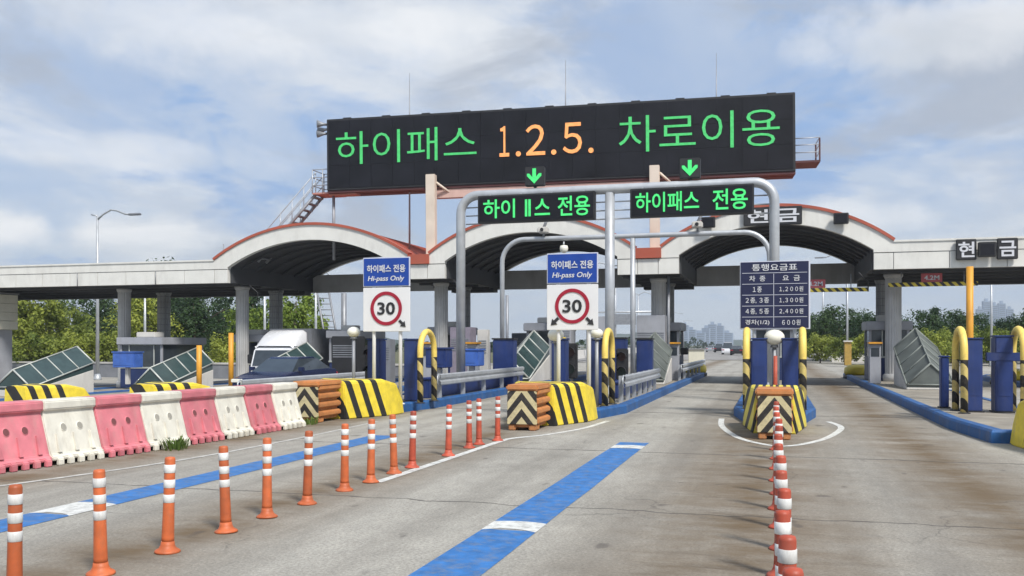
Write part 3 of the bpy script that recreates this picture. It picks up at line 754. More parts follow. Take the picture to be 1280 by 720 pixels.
# ------------------------------------------------------------------ speed signs + fare table
def speed_sign(cx, y, w, ztop, zmid, zbot, arrows, posts, label, s1, s2):
    t = thing('speed_limit_sign', label, 'road sign', (cx, y, .2), 0, 'speed limit boards on the islands')
    zt, zm, zb = ztop-.2, zmid-.2, zbot-.2
    for px in posts:
        mb = MB(); mb.path([(px, .07, 0), (px, .07, zt-.1)], .045, 10); mb.lathe([(.11, 0), (.11, .02), (.05, .04)], 10, (px, .07, 0)); mb.build('post', M['signwhite'], t)
    mb = MB(); mb.b6(-w/2, w/2, -.02, .02, zb, zm-.01); mb.build('lower_board', M['signwhite'], t, bevel=.008)
    mb = MB(); mb.b6(-w/2, w/2, -.02, .02, zm+.01, zt); mb.build('upper_border', M['lettergrey'], t, bevel=.008)
    mb = MB(); mb.b6(-w/2+.025, w/2-.025, -.03, -.022, zm+.035, zt-.025); mb.build('upper_board', M['signblue'], t)
    hh = zt-zm
    text_mesh('lettering', s1, 0, zm+hh*.62, w*.82, hh*.26, -.04, M['lettering'], t, bold=.02, depth=.005)
    text_mesh('lettering', s2, 0, zm+hh*.27, w*.78, hh*.22, -.04, M['lettering'], t, bold=.015, shear=.2, depth=.005)
    cz = zb + (zm-zb)*.52; r = w*.335
    mb = MB(); annulus(mb, r, r*.80, 0, cz, -.036, -.024); mb.build('red_ring', M['ringred'], t)
    text_mesh('lettering', '30', 0, cz, r*1.12, r*.74, -.036, M['black'], t, bold=.02, depth=.01)
    mb = MB()
    for s_ in arrows:
        d = Vector((s_*.72, -.69)); nrm = Vector((d.y, -d.x)); c = Vector((s_*w*.36, zb+.17)) - d*.07
        P = lambda a, b: (c.x+d.x*a+nrm.x*b, c.y+d.y*a+nrm.y*b)
        mb.prism([P(-.07, -.032), P(.04, -.032), P(.04, -.085), P(.16, 0), P(.04, .085), P(.04, .032), P(-.07, .032)], -.034, -.024)
    mb.build('arrow', M['black'], t)
speed_sign(-8.99, 20.5, 1.22, 3.74, 3.02, 1.95, (1,), (-.36, .33), 'white 30 speed limit board with blue header and a single black arrow', '하이패스 전용', 'Hi-pass Only')
speed_sign(-4.31, 20.0, 1.16, 3.67, 2.98, 1.96, (-1, 1), (-.33, .36), 'white 30 speed limit board with blue header and two black arrows', '하이패스 전용', 'Hi-pass Only')
t = thing('fare_table', 'navy fare table board with white rows of Korean text on the centre island', 'fare sign', (0, 22, .2))
w = 1.5; zb, zt = 1.82, 3.34
mb = MB(); mb.b6(-w/2-.02, w/2+.035, -.02, .03, zb-.03, zt+.02); mb.build('border', M['lettergrey'], t, bevel=.006)
mb = MB(); mb.b6(-w/2, w/2, -.032, -.022, zb, zt); mb.build('board', M['navy'], t)
for px in (-.45, .45):
    mb = MB(); mb.path([(px, .09, 0), (px, .09, zt-.2)], .045, 10); mb.build('post', M['galv'], t)
rh = (zt-zb)/6
mb = MB()
for i in range(1, 6): mb.b6(-w/2+.03, w/2-.03, -.038, -.034, zb+rh*i-.005, zb+rh*i+.005)
mb.b6(-.02, -.01, -.038, -.034, zb+.03, zb+rh*5-.02)
mb.build('table_lines', M['lettergrey'], t)
text_mesh('lettering', '통행요금표', 0, zt-rh*.5, 1.0, rh*.62, -.042, M['lettering'], t, bold=.01, depth=.005)
rows = [('차  종', '요  금'), ('１종', '１,２００원'), ('２종, ３종', '１,３００원'), ('４종, ５종', '２,４００원'), ('경차(1/2)', '６００원')]
for i, (a, b) in enumerate(rows):
    z = zt-rh*(i+1.5)
    text_mesh('lettering', a, -.38, z, [.36, .2, .52, .52, .54][i], rh*.52, -.042, M['lettering'], t, bold=.008, depth=.005)
    text_mesh('lettering', b, .37, z, [.38, .52, .52, .52, .4][i], rh*.5, -.042, M['lettering'], t, bold=.008, depth=.005)

# ------------------------------------------------------------------ crash cushions
CH = stripe_mat('black and cream chevrons', (.62, .53, .30), (.025, .022, .02), (1.25, 0, 1), 3.2, absx=True, offset=.15, duty=.5)
YB_R = stripe_mat('yellow black slanted stripes right side', (.80, .62, .05), (.02, .02, .02), (0.55, 1.0, .42), 2.35, offset=.1, duty=.45, dirt=.2, ymax=2.45)
YB_P = stripe_mat('yellow and black post stripes', (.74, .58, .20), (.02, .02, .02), (1.0, 1.0, 1.1), 1.9, cc=((.84, .62, .14), 1.12))
YB_B = stripe_mat('yellow and black bar stripes', (.74, .58, .06), (.02, .02, .02), (1.0, 0, .9), 3.6)
YB_C = stripe_mat('yellow black slanted stripes by width', (.80, .66, .08), (.02, .02, .02), (1.0, 0, .26), 7.4, absx=True, offset=.2, duty=.45, dirt=.25)
def cushion(cx, y, label, g=0, wide=.62, mt=None, bare=False):
    t = thing('crash_cushion', label, 'crash cushion', (cx, y, g), 0, 'striped crash cushions at the island noses')
    if not bare:
        mb = MB(); mb.b6(-.22, .22, .04, 1.0, .06, .80); mb.build('core', M['orange'], t)
        for k in range(4):       # stacked ribs of the orange absorber
            z = .1+k*.185
            mb = MB()
            for s_ in (-1, 1): mb.prism([(s_*.22, z), (s_*.31, z+.04), (s_*.31, z+.11), (s_*.22, z+.16)], .06, 1.02)
            mb.build('rib', M['orange'], t, bevel=.01)
        mb = MB(); mb.b6(-.32, .32, -.02, 1.06, .76, .87); mb.build('top_cap', M['orange'], t, bevel=.03)
        mb = MB(); mb.prism([(-.29, .12), (.29, .12), (.28, .75), (-.28, .75)], -.045, .035); mb.build('chevron_panel', CH, t, bevel=.01)
        for s_ in (-1, 1):
            mb = MB(); mb.b6(s_*.2-.07, s_*.2+.07, -.02, .3, 0, .12); mb.build('foot', M['orange'], t, bevel=.02)
    # flared yellow and black nose block
    prof = [(1.08, .34, .84), (2.2, wide-.02, .85), (2.75, wide+.05, .74), (3.1, wide+.04, .38)]
    vs = []
    for yy, hw, h in prof: vs += [(-hw-.05, yy, 0), (-hw, yy, h-.05), (-hw+.07, yy, h), (hw-.07, yy, h), (hw, yy, h-.05), (hw+.05, yy, 0)]
    n = 6; fs = [tuple(range(n)), tuple(range(3*n, 4*n))[::-1]]
    for i in range(3):
        for k in range(n):
            k2 = (k+1) % n; fs.append((i*n+k, i*n+k2, (i+1)*n+k2, (i+1)*n+k))
    mb = MB(); mb.add(vs, fs); mb.build('nose_block', mt or YB_R, t, bevel=.02)
    mb = MB(); mb.b6(-wide+.02, wide-.02, 3.112, 3.3, 0, .3); mb.build('heel', M['yellow'], t, bevel=.02)
    return t
cushion(-4.62, 16.9, 'orange ribbed crash cushion with striped nose beside the end of the delineator row', wide=.80)
cushion(-9.42, 17.3, 'orange ribbed crash cushion at the end of the pink and white barriers', wide=.84)
cushion(.0, 16.5, 'orange crash cushion seen head on below the fare table', wide=.52, mt=YB_C)
cushion(-14.2, 17.2, 'striped crash cushion nose behind the barriers, nearer the sign poles', gz(-14.2), wide=.7, bare=True)
cushion(-19.0, 18.4, 'striped crash cushion nose behind the barriers at far left', gz(-19), wide=.7, bare=True)
cushion(4.42, 13.75, 'pale yellow crash cushion at the right picture edge', wide=.6)

# ------------------------------------------------------------------ sensor gates (U bollards, blue housings)
def u_bollard(x, y, label, z0=.2, h=1.76, L_=.95):
    t = thing('hoop_bollard', label, 'bollard', (x, y, z0), 0, 'yellow and black hoop bollards')
    pts = [(0, 0, 0), (0, 0, h-L_/2)]
    for k in range(1, 12):
        a = math.pi*k/12; pts.append((0, L_/2-L_/2*math.cos(a), h-L_/2+L_/2*math.sin(a)))
    pts += [(0, L_, h-L_/2), (0, L_, 0)]
    mb = MB(); mb.path(pts, .075, 12); mb.build('hoop', YB_P, t)
    for yy in (0, L_):
        mb = MB(); mb.lathe([(.12, 0), (.12, .02), (.07, .03)], 12, (0, yy, 0)); mb.build('base_plate', M['black'], t)
    return t
NI = {'right': ('right island', 4.36, .56), 'centre': ('centre island', 0, .60), 'mid': ('two arrow sign island', -4.5, .74), 'left': ('one arrow sign island', -9.27, .95)}
def housing(x, y, label, h=1.55, w=.34, d=.42, z0=.2, m='blue'):
    t = thing('sensor_housing', label, 'sensor housing', (x, y, z0), 0, 'blue sensor housings on the islands')
    mb = MB(); mb.b6(-w/2, w/2, 0, d, 0.02, h); mb.build('case', M[m], t, bevel=.02)
    mb = MB(); mb.b6(-w/2-.02, w/2+.02, -.02, d+.02, h, h+.035); mb.build('lid', M[m], t, bevel=.01)
    mb = MB(); mb.b6(-w/2-.03, w/2+.03, -.03, d+.03, 0, .03); mb.build('base_plate', M['black'], t)
    mb = MB(); mb.b6(-w/2+.05, w/2-.05, -.008, .0, .35, h*.62); mb.build('door', M[m], t, bevel=.003)
    return t
for k, (nm, cx, off) in NI.items():
    for s_, sd in ((-1, 'left'), (1, 'right')):
        hs = s_*(off-(.45 if k == 'left' else .27))
        if not (s_ < 0 and k in ('left', 'mid')): u_bollard(cx+s_*off, 21.0, f'yellow and black hoop bollard, {sd} side of the {nm}')
        housing(cx+hs, 21.45, f'tall blue sensor housing, {sd} side of the {nm}', 1.55 if k != 'right' or s_ < 0 else 1.6)
# cross arm on the right island
t = thing('barrier_arm', 'short blue horizontal arm between housings on the right edge island', 'barrier arm', (4.66, 21.5, 1.38))
mb = MB(); mb.b6(-.35, 1.6, -.06, .06, -.09, .09); mb.build('arm', M['blue'], t, bevel=.01)
mb = MB(); mb.b6(1.2, 1.4, -.1, .1, -1.15, -.09); mb.build('arm_post', M['blue'], t, bevel=.01)
housing(3.7, 22.6, 'slim blue housing behind the left hoop of the right island', 1.15, .16, .3)
# orange pole
t = thing('amber_pole', 'tall amber orange pole rising from the right edge island', 'pole', (4.78, 25.7, .2))
mb = MB(); mb.path([(0, 0, 0), (0, 0, 3.42)], .085, 12); mb.build('shaft', M['yelloworange'], t)
mb = MB(); mb.lathe([(.2, 0), (.2, .04), (.1, .06)], 12); mb.build('base', M['steel'], t)

# blue cabinets (gate machines) around Y=30
def cabinet(x, y, w, d, h, m, label, z0=.2, legs=False):
    t = thing('equipment_cabinet', label, 'cabinet', (x, y, z0), 0, 'blue equipment cabinets on the islands')
    zb_ = .75 if legs else .03
    mb = MB(); mb.b6(-w/2, w/2, 0, d, zb_, h); mb.build('case', M[m], t, bevel=.02)
    mb = MB(); mb.b6(-w/2+.06, w/2-.06, -.012, 0, zb_+.1, h-.1); mb.build('door', M[m], t, bevel=.004)
    mb = MB(); mb.b6(-w/2-.03, w/2+.03, -.03, d+.03, h, h+.05); mb.build('lid', M['black'] if h > 1.5 else M[m], t)
    if legs:
        mb = MB(); mb.b6(-.08, .08, d/2-.08, d/2+.08, 0, .75); mb.build('pedestal', M['concwhite'], t)
    else:
        mb = MB(); mb.b6(-w/2+.02, w/2-.02, .02, d-.02, 0, .03); mb.build('plinth', M['black'], t)
cabinet(-8.85, 29.9, .72, .5, 1.6, 'blue', 'tall dark blue cabinet left of the tilted glass hatch')
cabinet(-9.3, 27.6, .6, .7, 1.25, 'blue2', 'light blue box on a white pedestal left of the tall dark blue cabinet', legs=True)
cabinet(-9.55, 25.3, .62, .62, 1.3, 'blue', 'blue box on a pedestal under the left gantry post', legs=True)
cabinet(-4.95, 29.8, .58, .5, 1.62, 'blue', 'left one of two tall blue cabinets behind the middle rail')
cabinet(-4.25, 31.2, .52, .5, 1.6, 'blue', 'right one of two tall blue cabinets behind the middle rail')
cabinet(-28.0, 34.8, 1.15, .6, 1.42, 'blue2', 'bright blue box beside the far left column', z0=gz(-28)+.2+.5-.28, legs=True)
cabinet(.55, 31.5, .5, .5, 1.5, 'blue', 'blue cabinet behind the right housing of the centre island')
cabinet(-.55, 31.5, .5, .5, 1.5, 'blue', 'blue cabinet behind the left housing of the centre island')

t = thing('slim_red_post', 'slim red post standing between the housings behind the head on crash cushion', 'post', (.02, 20.3, .2))
mb = MB(); mb.path([(0, 0, 0), (0, 0, 1.2)], [.05, .04], 10); mb.build('shaft', M['delinred'], t); mb = MB(); mb.lathe([(.1, 0), (.1, .02), (.05, .05)], 10); mb.build('base', M['delinred'], t)
# globe lamps
def globe(x, y, z, r, label):
    t = thing('globe_lamp', label, 'globe lamp', (x, y, .2 if abs(y) > 19 else 0), 0, 'white globe lamps on short posts')
    b0 = t.location.z
    mb = MB(); mb.path([(0, 0, 0), (0, 0, z-b0-r*.9)], .045, 8); mb.lathe([(.09, z-b0-r*1.15), (.07, z-b0-r*.85)], 10); mb.build('post', M['steel'], t)
    mb = MB(); mb.lathe([(.001+r*math.sin(math.pi*k/10)*1.12, z-b0-r*math.cos(math.pi*k/10)*.88) for k in range(11)], 18); mb.build('globe', M['globe'], t)
globe(-10.05, 20.9, 1.95, .145, 'white globe lamp left of the one arrow speed board')
globe(-4.9, 20.9, 1.86, .17, 'white globe lamp below the left arrow of the two arrow board')
globe(-3.95, 21.0, 1.9, .13, 'white globe lamp below the right arrow of the two arrow board')
globe(.0, 21.6, 1.80, .20, 'white globe lamp just under the fare table')

# twin black signal heads on the islands
def signal_head(x, y, label, h=1.9, z0=.2):
    t = thing('lane_signal', label, 'traffic signal', (x, y, z0), 0, 'black lane signals on the islands')
    mb = MB(); mb.path([(0, .1, 0), (0, .1, h-.2)], .04, 8); mb.build('post', M['steel'], t)
    mb = MB(); mb.b6(-.17, .17, -.1, .08, h-1.0, h-.08); mb.build('housing', M['black'], t, bevel=.03)
    for k, mm in ((0, 'lampgreen'), (1, 'lampred')):
        mt = Matrix.Translation((0, -.1, h-.75+.43*k)) @ Matrix.Rotation(R(90), 4, 'X')
        mb = MB(); mb.lathe([(.12, 0), (.12, .015)], 16, mtx=mt); l_ = mb.build('lens', M[mm], t)
        mb = MB()
        for j in range(7):
            a0 = math.pi*j/7; a1 = math.pi*(j+1)/7; cz = h-.75+.43*k
            mb.add([(.14*math.cos(a0), -.1, cz+.14*math.sin(a0)), (.14*math.cos(a1), -.1, cz+.14*math.sin(a1)), (.14*math.cos(a1), -.26, cz+.14*math.sin(a1)), (.14*math.cos(a0), -.26, cz+.14*math.sin(a0))], [(0, 1, 2, 3)])
        mb.build('visor', M['black'], t, fix=False)
signal_head(-5.1, 23.5, 'black two lamp signal left of the blue housings behind the two arrow board', 1.55)
signal_head(-4.25, 26.6, 'black two lamp signal between the blue housings behind the two arrow board', 1.4)
signal_head(-10.15, 22.2, 'black two lamp signal beside the left globe lamp', 1.5)
signal_head(-9.75, 24.0, 'black two lamp signal behind the one arrow board', 1.5)
t = thing('yellow_beacon', 'small yellow box on a pole beside the globe lamp of the two arrow board', 'beacon', (-5.15, 22.6, .2))
mb = MB(); mb.path([(0, .0, 0), (0, .0, 1.3)], .035, 8); mb.build('post', M['steel'], t)
mb = MB(); mb.b6(-.11, .11, -.1, .1, 1.3, 1.62); mb.build('box', M['yellow'], t, bevel=.02)

# ------------------------------------------------------------------ guard rails
def guardrail(x, y0, y1, ztop, label, face=1, zg=0, posts=5, white=False):
    t = thing('guard_rail', label, 'guard rail', (x, y0, zg), 0, 'steel guard rails on the islands')
    L_ = y1-y0; z = ztop-zg
    prof = [(0, 0), (.05, -.03), (.05, -.10), (0, -.155), (.05, -.21), (.05, -.28), (0, -.31)]
    mb = MB(); vs = []
    nseg = 10
    for i in range(nseg+1):
        y = L_*i/nseg
        for a, b in prof: vs.append((a*face, y, z+b))
    n = len(prof)
    mb.add(vs, [(i*n+k, i*n+k+1, (i+1)*n+k+1, (i+1)*n+k) for i in range(nseg) for k in range(n-1)], smooth=False)
    vs2 = [(v[0]-.012*face, v[1], v[2]) for v in vs]
    mb.add(vs2, [(i*n+k, (i+1)*n+k, (i+1)*n+k+1, i*n+k+1) for i in range(nseg) for k in range(n-1)])
    mb.build('beam', M['galv'], t, fix=False)
    for i in range(posts):
        y = .3+(L_-.6)*i/(posts-1); mb = MB(); mb.b6(-.11*face-.05, -.11*face+.05, y-.06, y+.06, .2, z-.02); mb.b6(min(0, -.12*face), max(0, -.12*face), y-.05, y+.05, z-.22, z-.08)
        mb.build('post', M['galv'], t)
    mb = MB(); mb.path([(0, -.02, z), (0, -.14, z-.08), (0, -.14, z-.23), (0, -.02, z-.31)], .02, 6); mb.build('end_terminal', M['galv'], t)
    return t
guardrail(-8.5, 22.8, 31.2, .86, 'silver guard rail on the island behind the one arrow speed board')
guardrail(-3.55, 22.4, 29.6, .88, 'silver guard rail on the island behind the two arrow speed board', posts=7)
guardrail(-13.3, 21, 30, .72, 'silver guard rail seen over the tops of the plastic barriers', zg=gz(-13.3))
guardrail(-3.5, 36.5, 49, .85, 'distant silver guard rail beside the middle canopy column', posts=7)
t = thing('low_wall', 'low navy blue wall behind the guard rail of the one arrow speed board island', 'low wall', (-8.95, 22.9, .2), 0)
mb = MB(); mb.b6(-.12, .12, 0, 9.5, 0, .5); mb.build('wall', M['blue'], t, bevel=.02)
mb = MB(); mb.b6(-.15, .15, -.03, 9.53, .5, .55); mb.build('coping', M['blue'], t, bevel=.01)
t = thing('low_wall', 'low blue wall behind the guard rail of the two arrow speed board island', 'low wall', (-4.1, 24.2, .2), 0)
mb = MB(); mb.b6(-.1, .1, 0, 6.5, 0, .4); mb.build('wall', M['blue'], t, bevel=.02)
mb = MB(); mb.b6(-.13, .13, -.03, 6.53, .4, .44); mb.build('coping', M['blue'], t, bevel=.01)

# ------------------------------------------------------------------ glazed stair hatches
def hatch(x, y, w, ln, zn, zf, label, gh=.68, fm='frame', gm='glassdk'):
    """inclined gabled glass roof over a subway stair, on a wedge shaped concrete base"""
    g = gz(x)+.2; t = thing('stair_hatch', label, 'stair hatch', (x, y, g), 0, 'glazed stair hatches on the islands')
    zn -= g; zf -= g; h = w/2
    en, ef = zn-gh, zf-gh                                  # eaves near / far
    mb = MB(); e0 = max(.0, en-.25); 
    vs = [(-h, 0, 0), (h, 0, 0), (h, ln, 0), (-h, ln, 0), (-h, 0, max(.06, en-.12)), (h, 0, max(.06, en-.12)), (h, ln, ef-.3), (-h, ln, ef-.3)]
    mb.add(vs, [(3, 2, 1, 0), (4, 5, 6, 7), (0, 1, 5, 4), (1, 2, 6, 5), (2, 3, 7, 6), (3, 0, 4, 7)]); mb.build('wedge_base', M['concwhite'], t, bevel=.015)
    mb = MB(); i_ = .03
    vs = [(-h+i_, .02, max(.061, en-.12)), (h-i_, .02, max(.061, en-.12)), (h-i_, ln-.02, ef-.299), (-h+i_, ln-.02, ef-.299), (-h+i_, .02, en), (h-i_, .02, en), (h-i_, ln-.02, ef), (-h+i_, ln-.02, ef)]
    mb.add(vs, [(4, 5, 6, 7), (0, 1, 5, 4), (1, 2, 6, 5), (2, 3, 7, 6), (3, 0, 4, 7)]); mb.build('side_wall', M[gm], t)
    mb = MB(); vs = [(-h+.02, .02, en), (h-.02, .02, en), (0, .02, zn-.02), (-h+.02, ln-.02, ef), (h-.02, ln-.02, ef), (0, ln-.02, zf-.02)]
    mb.add(vs, [(0, 1, 2), (5, 4, 3), (1, 4, 5, 2), (0, 2, 5, 3)]); mb.build('glazing', M[gm], t)
    mb = MB(); P = lambda s_, f, k: Vector((s_*h*(1-k), ln*f, (en+(ef-en)*f)*(1-k) + (zn+(zf-zn)*f)*k))
    for s_ in (-1, 1):
        for k in (0, 1): mb.path([P(s_, 0, k), P(s_, 1, k)], .026, 6)
        for f in (0, .25, .5, .75, 1): mb.path([P(s_, f, 0), P(s_, f, 1)], .024 if 0 < f < 1 else .032, 6)
    mb.path([P(-1, 0, 0), P(1, 0, 0)], .028, 6); mb.path([P(-1, 1, 0), P(1, 1, 0)], .028, 6)
    mb.build('glazing_bars', M[fm], t)
hatch(4.75, 31.6, 1.4, 3.3, 1.04, 2.2, 'dark gabled stair hatch on the right edge island in front of the column', fm='barsdk', gm='panelgrey')
hatch(-4.45, 33.2, 1.3, 2.6, 1.04, 2.1, 'dark stair hatch beside the right tall blue cabinet', fm='barsdk', gm='panelgrey')
hatch(-9.4, 32.9, 1.35, 3.3, 1.05, 2.2, 'glazed stair hatch left of the two arrow speed board')
hatch(-19.0, 31.6, 1.5, 3.4, .86, 1.72, 'glazed stair hatch in front of the white truck')
hatch(-24.0, 31.4, 1.5, 3.2, .70, 1.52, 'glazed stair hatch partly hidden behind the navy car')
hatch(-28.3, 28.9, 1.7, 3.4, .66, 1.55, 'glazed stair hatch at far left above the striped crash cushion')

# ------------------------------------------------------------------ toll booths
def booth(x, y, w, d, label, h=2.35):
    g = gz(x)+.2; t = thing('toll_booth', label, 'toll booth', (x, y, g), 0, 'toll booths under the canopy')
    mb = MB(); mb.b6(-w/2, w/2, 0, d, 0, .95); mb.build('skirt', M['boothnavy'], t, bevel=.02)
    mb = MB()
    for sx in (-1, 1):
        for yy in (0.04, d-.04): mb.b6(sx*(w/2-.05)-.05, sx*(w/2-.05)+.05, yy-.04, yy+.04, .95, 2.0)
    mb.b6(-w/2+.1, w/2-.1, d-.06, d, .952, 2.0)
    mb.build('frame', M['booth'], t)
    mb = MB(); mb.b6(-w/2+.1, w/2-.1, .03, .05, .96, 1.99); mb.build('window', M['glass'], t)
    for sx in (-1, 1):
        mb = MB(); mb.b6(sx*(w/2-.06)-.01, sx*(w/2-.06)+.01, .09, d-.09, .96, 1.99); mb.build('side_window', M['glass'], t)
    for xx in (-w/2+.5, w/2-.45):
        mb = MB(); mb.b6(xx-.025, xx+.025, .0, .028, .96, 1.99); mb.build('mullion', M['frame'], t)
    mb = MB(); mb.b6(-w/2-.02, w/2+.02, -.03, .03, .90, .97); mb.build('sill', M['frame'], t)
    mb = MB(); mb.b6(w/2-.02, w/2+.28, d*.4, d*.65, 1.0, 1.28); mb.build('card_reader', M['black'], t, bevel=.02)
    mb = MB(); mb.b6(-w/2-.1, w/2+.1, -.15, d+.15, 2.0, h); mb.build('roof', M['booth'], t, bevel=.03)
    mb = MB(); mb.b6(-w*.25, w*.2, .4, 1.1, h, h+.25); mb.build('air_conditioner', M['concwhite'], t, bevel=.03)
for x, y, w, d, lb in ((-.05, 38.3, 1.5, 2.6, 'grey roofed toll booth at the centre island behind the fare table'), (-4.55, 38.9, 1.45, 1.9, 'toll booth between the middle canopy columns'),
                    (-9.5, 38.2, 1.5, 2.6, 'toll booth behind the left gantry post'), (-14.2, 38.95, 1.5, 1.9, 'toll booth between the columns left of the left gantry post'),
                    (-18.9, 38.3, 1.5, 2.6, 'toll booth behind the hatch in front of the truck'), (-24.1, 38.95, 1.6, 1.9, 'toll booth between the columns left of the truck'),
                    (-28.4, 36.5, 2.3, 3.2, 'wide grey toll booth with navy skirt near the far left column'), (4.35, 38.95, 1.5, 1.9, 'toll booth between the columns of the right island')):
    booth(x, y, w, d, lb)

# tall grey equipment frames under the canopy
def eqbox(x, y, w, d, z0, h, label, m='booth'):
    t = thing('ventilation_cabinet', label, 'cabinet', (x, y, z0), 0, 'grey cabinets under the canopy')
    mb = MB(); mb.b6(-w/2, w/2, 0, d, 0, h); mb.build('case', M[m], t, bevel=.02)
    mb = MB()
    for k in range(6): mb.b6(-w/2+.06, w/2-.06, -.02, 0, h*.55+k*.09, h*.55+k*.09+.04)
    mb.build('louvre', M['steel'], t)
eqbox(-8.55, 37.2, .95, .9, .2, 2.75, 'tall grey louvred cabinet above the tilted glass hatch')
eqbox(-4.75, 36.9, 1.15, .5, .2, 2.6, 'tall grey louvred cabinet left of the middle column'); eqbox(-10.7, 33.4, .42, .3, .2, 2.0, 'slim white cabinet beside the left gantry post', 'concwhite')
eqbox(X_at(575, 36.2), 36.2, .9, .8, .2, 2.15, 'mauve grey cabinet just left of the left gantry post', 'mauve'); eqbox(X_at(655, 44.6), 44.6, 1.3, .8, .2, 2.0, 'dark brown cabinet behind the glazed hatch in the middle', 'cargo')
eqbox(X_at(603, 34.6), 34.6, .5, .3, .2, 1.5, 'mauve cabinet with louvres behind the light blue box', 'mauve'); eqbox(X_at(745, 36.2), 36.2, .8, .5, .2, 2.55, 'grey louvred cabinet behind the gantry centre post')
eqbox(X_at(430, 33.8), 33.8, 1.1, .8, gz(-14.2)+.2, 1.9, 'black equipment cabinet below the left globe lamp', 'black'); eqbox(X_at(478, 34), 34, .7, .5, gz(-13.5)+.2, 1.75, 'dark cabinet between the poles of the one arrow board', 'cargo')
for px_, y_, lb in ((532, 33, 'grey ticket pillar beside the hoop of the one arrow sign island'), (590, 32.5, 'grey ticket pillar below the left gantry post'), (842, 37, 'grey ticket pillar beside the middle column'), (1094, 36, 'grey ticket pillar left of the right column')):
    t = thing('ticket_pillar', lb, 'ticket machine', (X_at(px_, y_), y_, .2), 0, 'ticket pillars under the canopy')
    mb = MB(); mb.b6(-.2, .2, 0, .35, 0, 1.45); mb.build('case', M['booth'], t, bevel=.02); mb = MB(); mb.b6(-.14, .14, -.015, 0, 1.0, 1.3); mb.build('screen', M['glass'], t)
    mb = MB(); mb.b6(-.24, .24, -.12, .38, 1.45, 1.52); mb.build('hood', M['yelloworange'], t, bevel=.01)
# slim canopy support posts
for i, (x, y) in enumerate(((-9.75, 33.5), (-9.1, 37.8), (-4.9, 33.3), (-4.05, 36.9), (-9.2, 43.0))):
    t = thing('slim_post', ['thin grey post rising to the canopy left of the slim gantry', 'thin grey post rising to the canopy right of the slim gantry post', 'thin grey post left of the two blue cabinets', 'thin grey post beside the middle column', 'thin grey post at the rear of the canopy'][i], 'post', (x, y, .2), 0, 'thin posts under the canopy')
    mb = MB(); mb.path([(0, 0, 0), (0, 0, 4.15 if y > 36.3 else 3.3)], .06, 8); mb.build('shaft', M['steel'], t)
    mb = MB(); mb.lathe([(.14, 0), (.14, .03), (.07, .05)], 8); mb.build('base', M['steel'], t)

# height limit bars
def hbar(x0, x1, y, z, sx, label):
    t = thing('height_bar', label, 'height bar', ((x0+x1)/2, y, z), 0, 'striped height limit bars under the canopy'); w = x1-x0
    mb = MB(); mb.b6(-w/2, w/2, -.05, .05, -.075, .075); mb.build('bar', YB_B, t, bevel=.01)
    for x in (-w*.35, w*.35):
        mb = MB(); mb.path([(x, 0, .07), (x, 0, 4.32-z)], .018, 6); mb.build('hanger', M['steel'], t)
    mb = MB(); mb.b6(sx-.36, sx+.36, -.02, .02, .08, .41); mb.build('red_plate', M['platered'], t, bevel=.005)
    text_mesh('lettering', '4.2M', sx, .245, .52, .17, -.03, M['lettering'], t, bold=.02, depth=.006)
hbar(-.6, 3.4, 37.2, 3.72, .12, 'yellow and black height bar with red plate right of the fare table'); hbar(4.1, 7.15, 37.0, 3.86, -.03, 'yellow and black height bar with red plate left of the amber pole')

# ------------------------------------------------------------------ delineator posts
def delineator(m, name_label):
    t = thing('delineator_post', name_label, 'delineator post', (0, 0, 0))
    mb = MB(); mb.lathe([(.10, 0), (.10, .012), (.088, .022), (.066, .035), (.055, .06), (.05, .09)], 16); mb.build('base', M[m], t)
    mb = MB(); mb.lathe([(.05, .085), (.048, .12), (.043, .40), (.041, .735), (.036, .752), (.0, .757)], 16); mb.build('tube', M[m], t)
    for z in (.395, .512, .63):
        mb = MB(); mb.lathe([(.0430, z), (.0452, z+.002), (.0445, z+.063), (.042, z+.065)], 16); mb.build('reflective_band', M['band'], t)
    return t
ORD = ['nearest', 'second nearest', 'third nearest', 'fourth nearest', 'fifth nearest', 'sixth nearest', 'seventh nearest', 'eighth nearest', 'ninth nearest', 'tenth nearest', 'eleventh nearest', 'twelfth nearest', 'thirteenth nearest', 'farthest']
leftY = [4.76, 5.53, 6.26, 7.07, 7.78, 8.54, 9.44, 10.08, 10.86, 11.43, 12.78, 13.86, 14.36, 15.02]
d0 = delineator('delin', 'x'); d1 = delineator('delinred', 'y')
for i, y in enumerate(leftY):
    src = d0 if i < 9 else d1
    lx = -4.64+random.uniform(-.02, .02) + (.08 if i > 12 else 0)
    o = dup(src, (lx, y, .001), random.uniform(0, 6), f'{ORD[i]} orange post of the left delineator row with white bands', 'delineator posts of the left row')
    o.rotation_euler = (R(random.uniform(-2, 2)), R(random.uniform(-2, 2.6)), random.uniform(0, 6))
rightY = [3.85, 4.5, 5.15, 5.95, 6.8, 7.7, 8.6, 9.55, 10.5, 11.5, 12.6, 13.7, 14.9]
for i, y in enumerate(rightY):
    o = dup(d1, (.065+random.uniform(-.012, .012)-.003*i, y, .001), 0, f'{ORD[i] if i < 12 else "farthest"} red orange post of the right delineator row', 'delineator posts of the right row')
    o.rotation_euler = (R(random.uniform(-1.6, 1.6)), R(random.uniform(-1.3, 1.3)), random.uniform(0, 6))
for r_ in (d0, d1):
    for c in list(r_.children): bpy.data.objects.remove(c)
    bpy.data.objects.remove(r_)

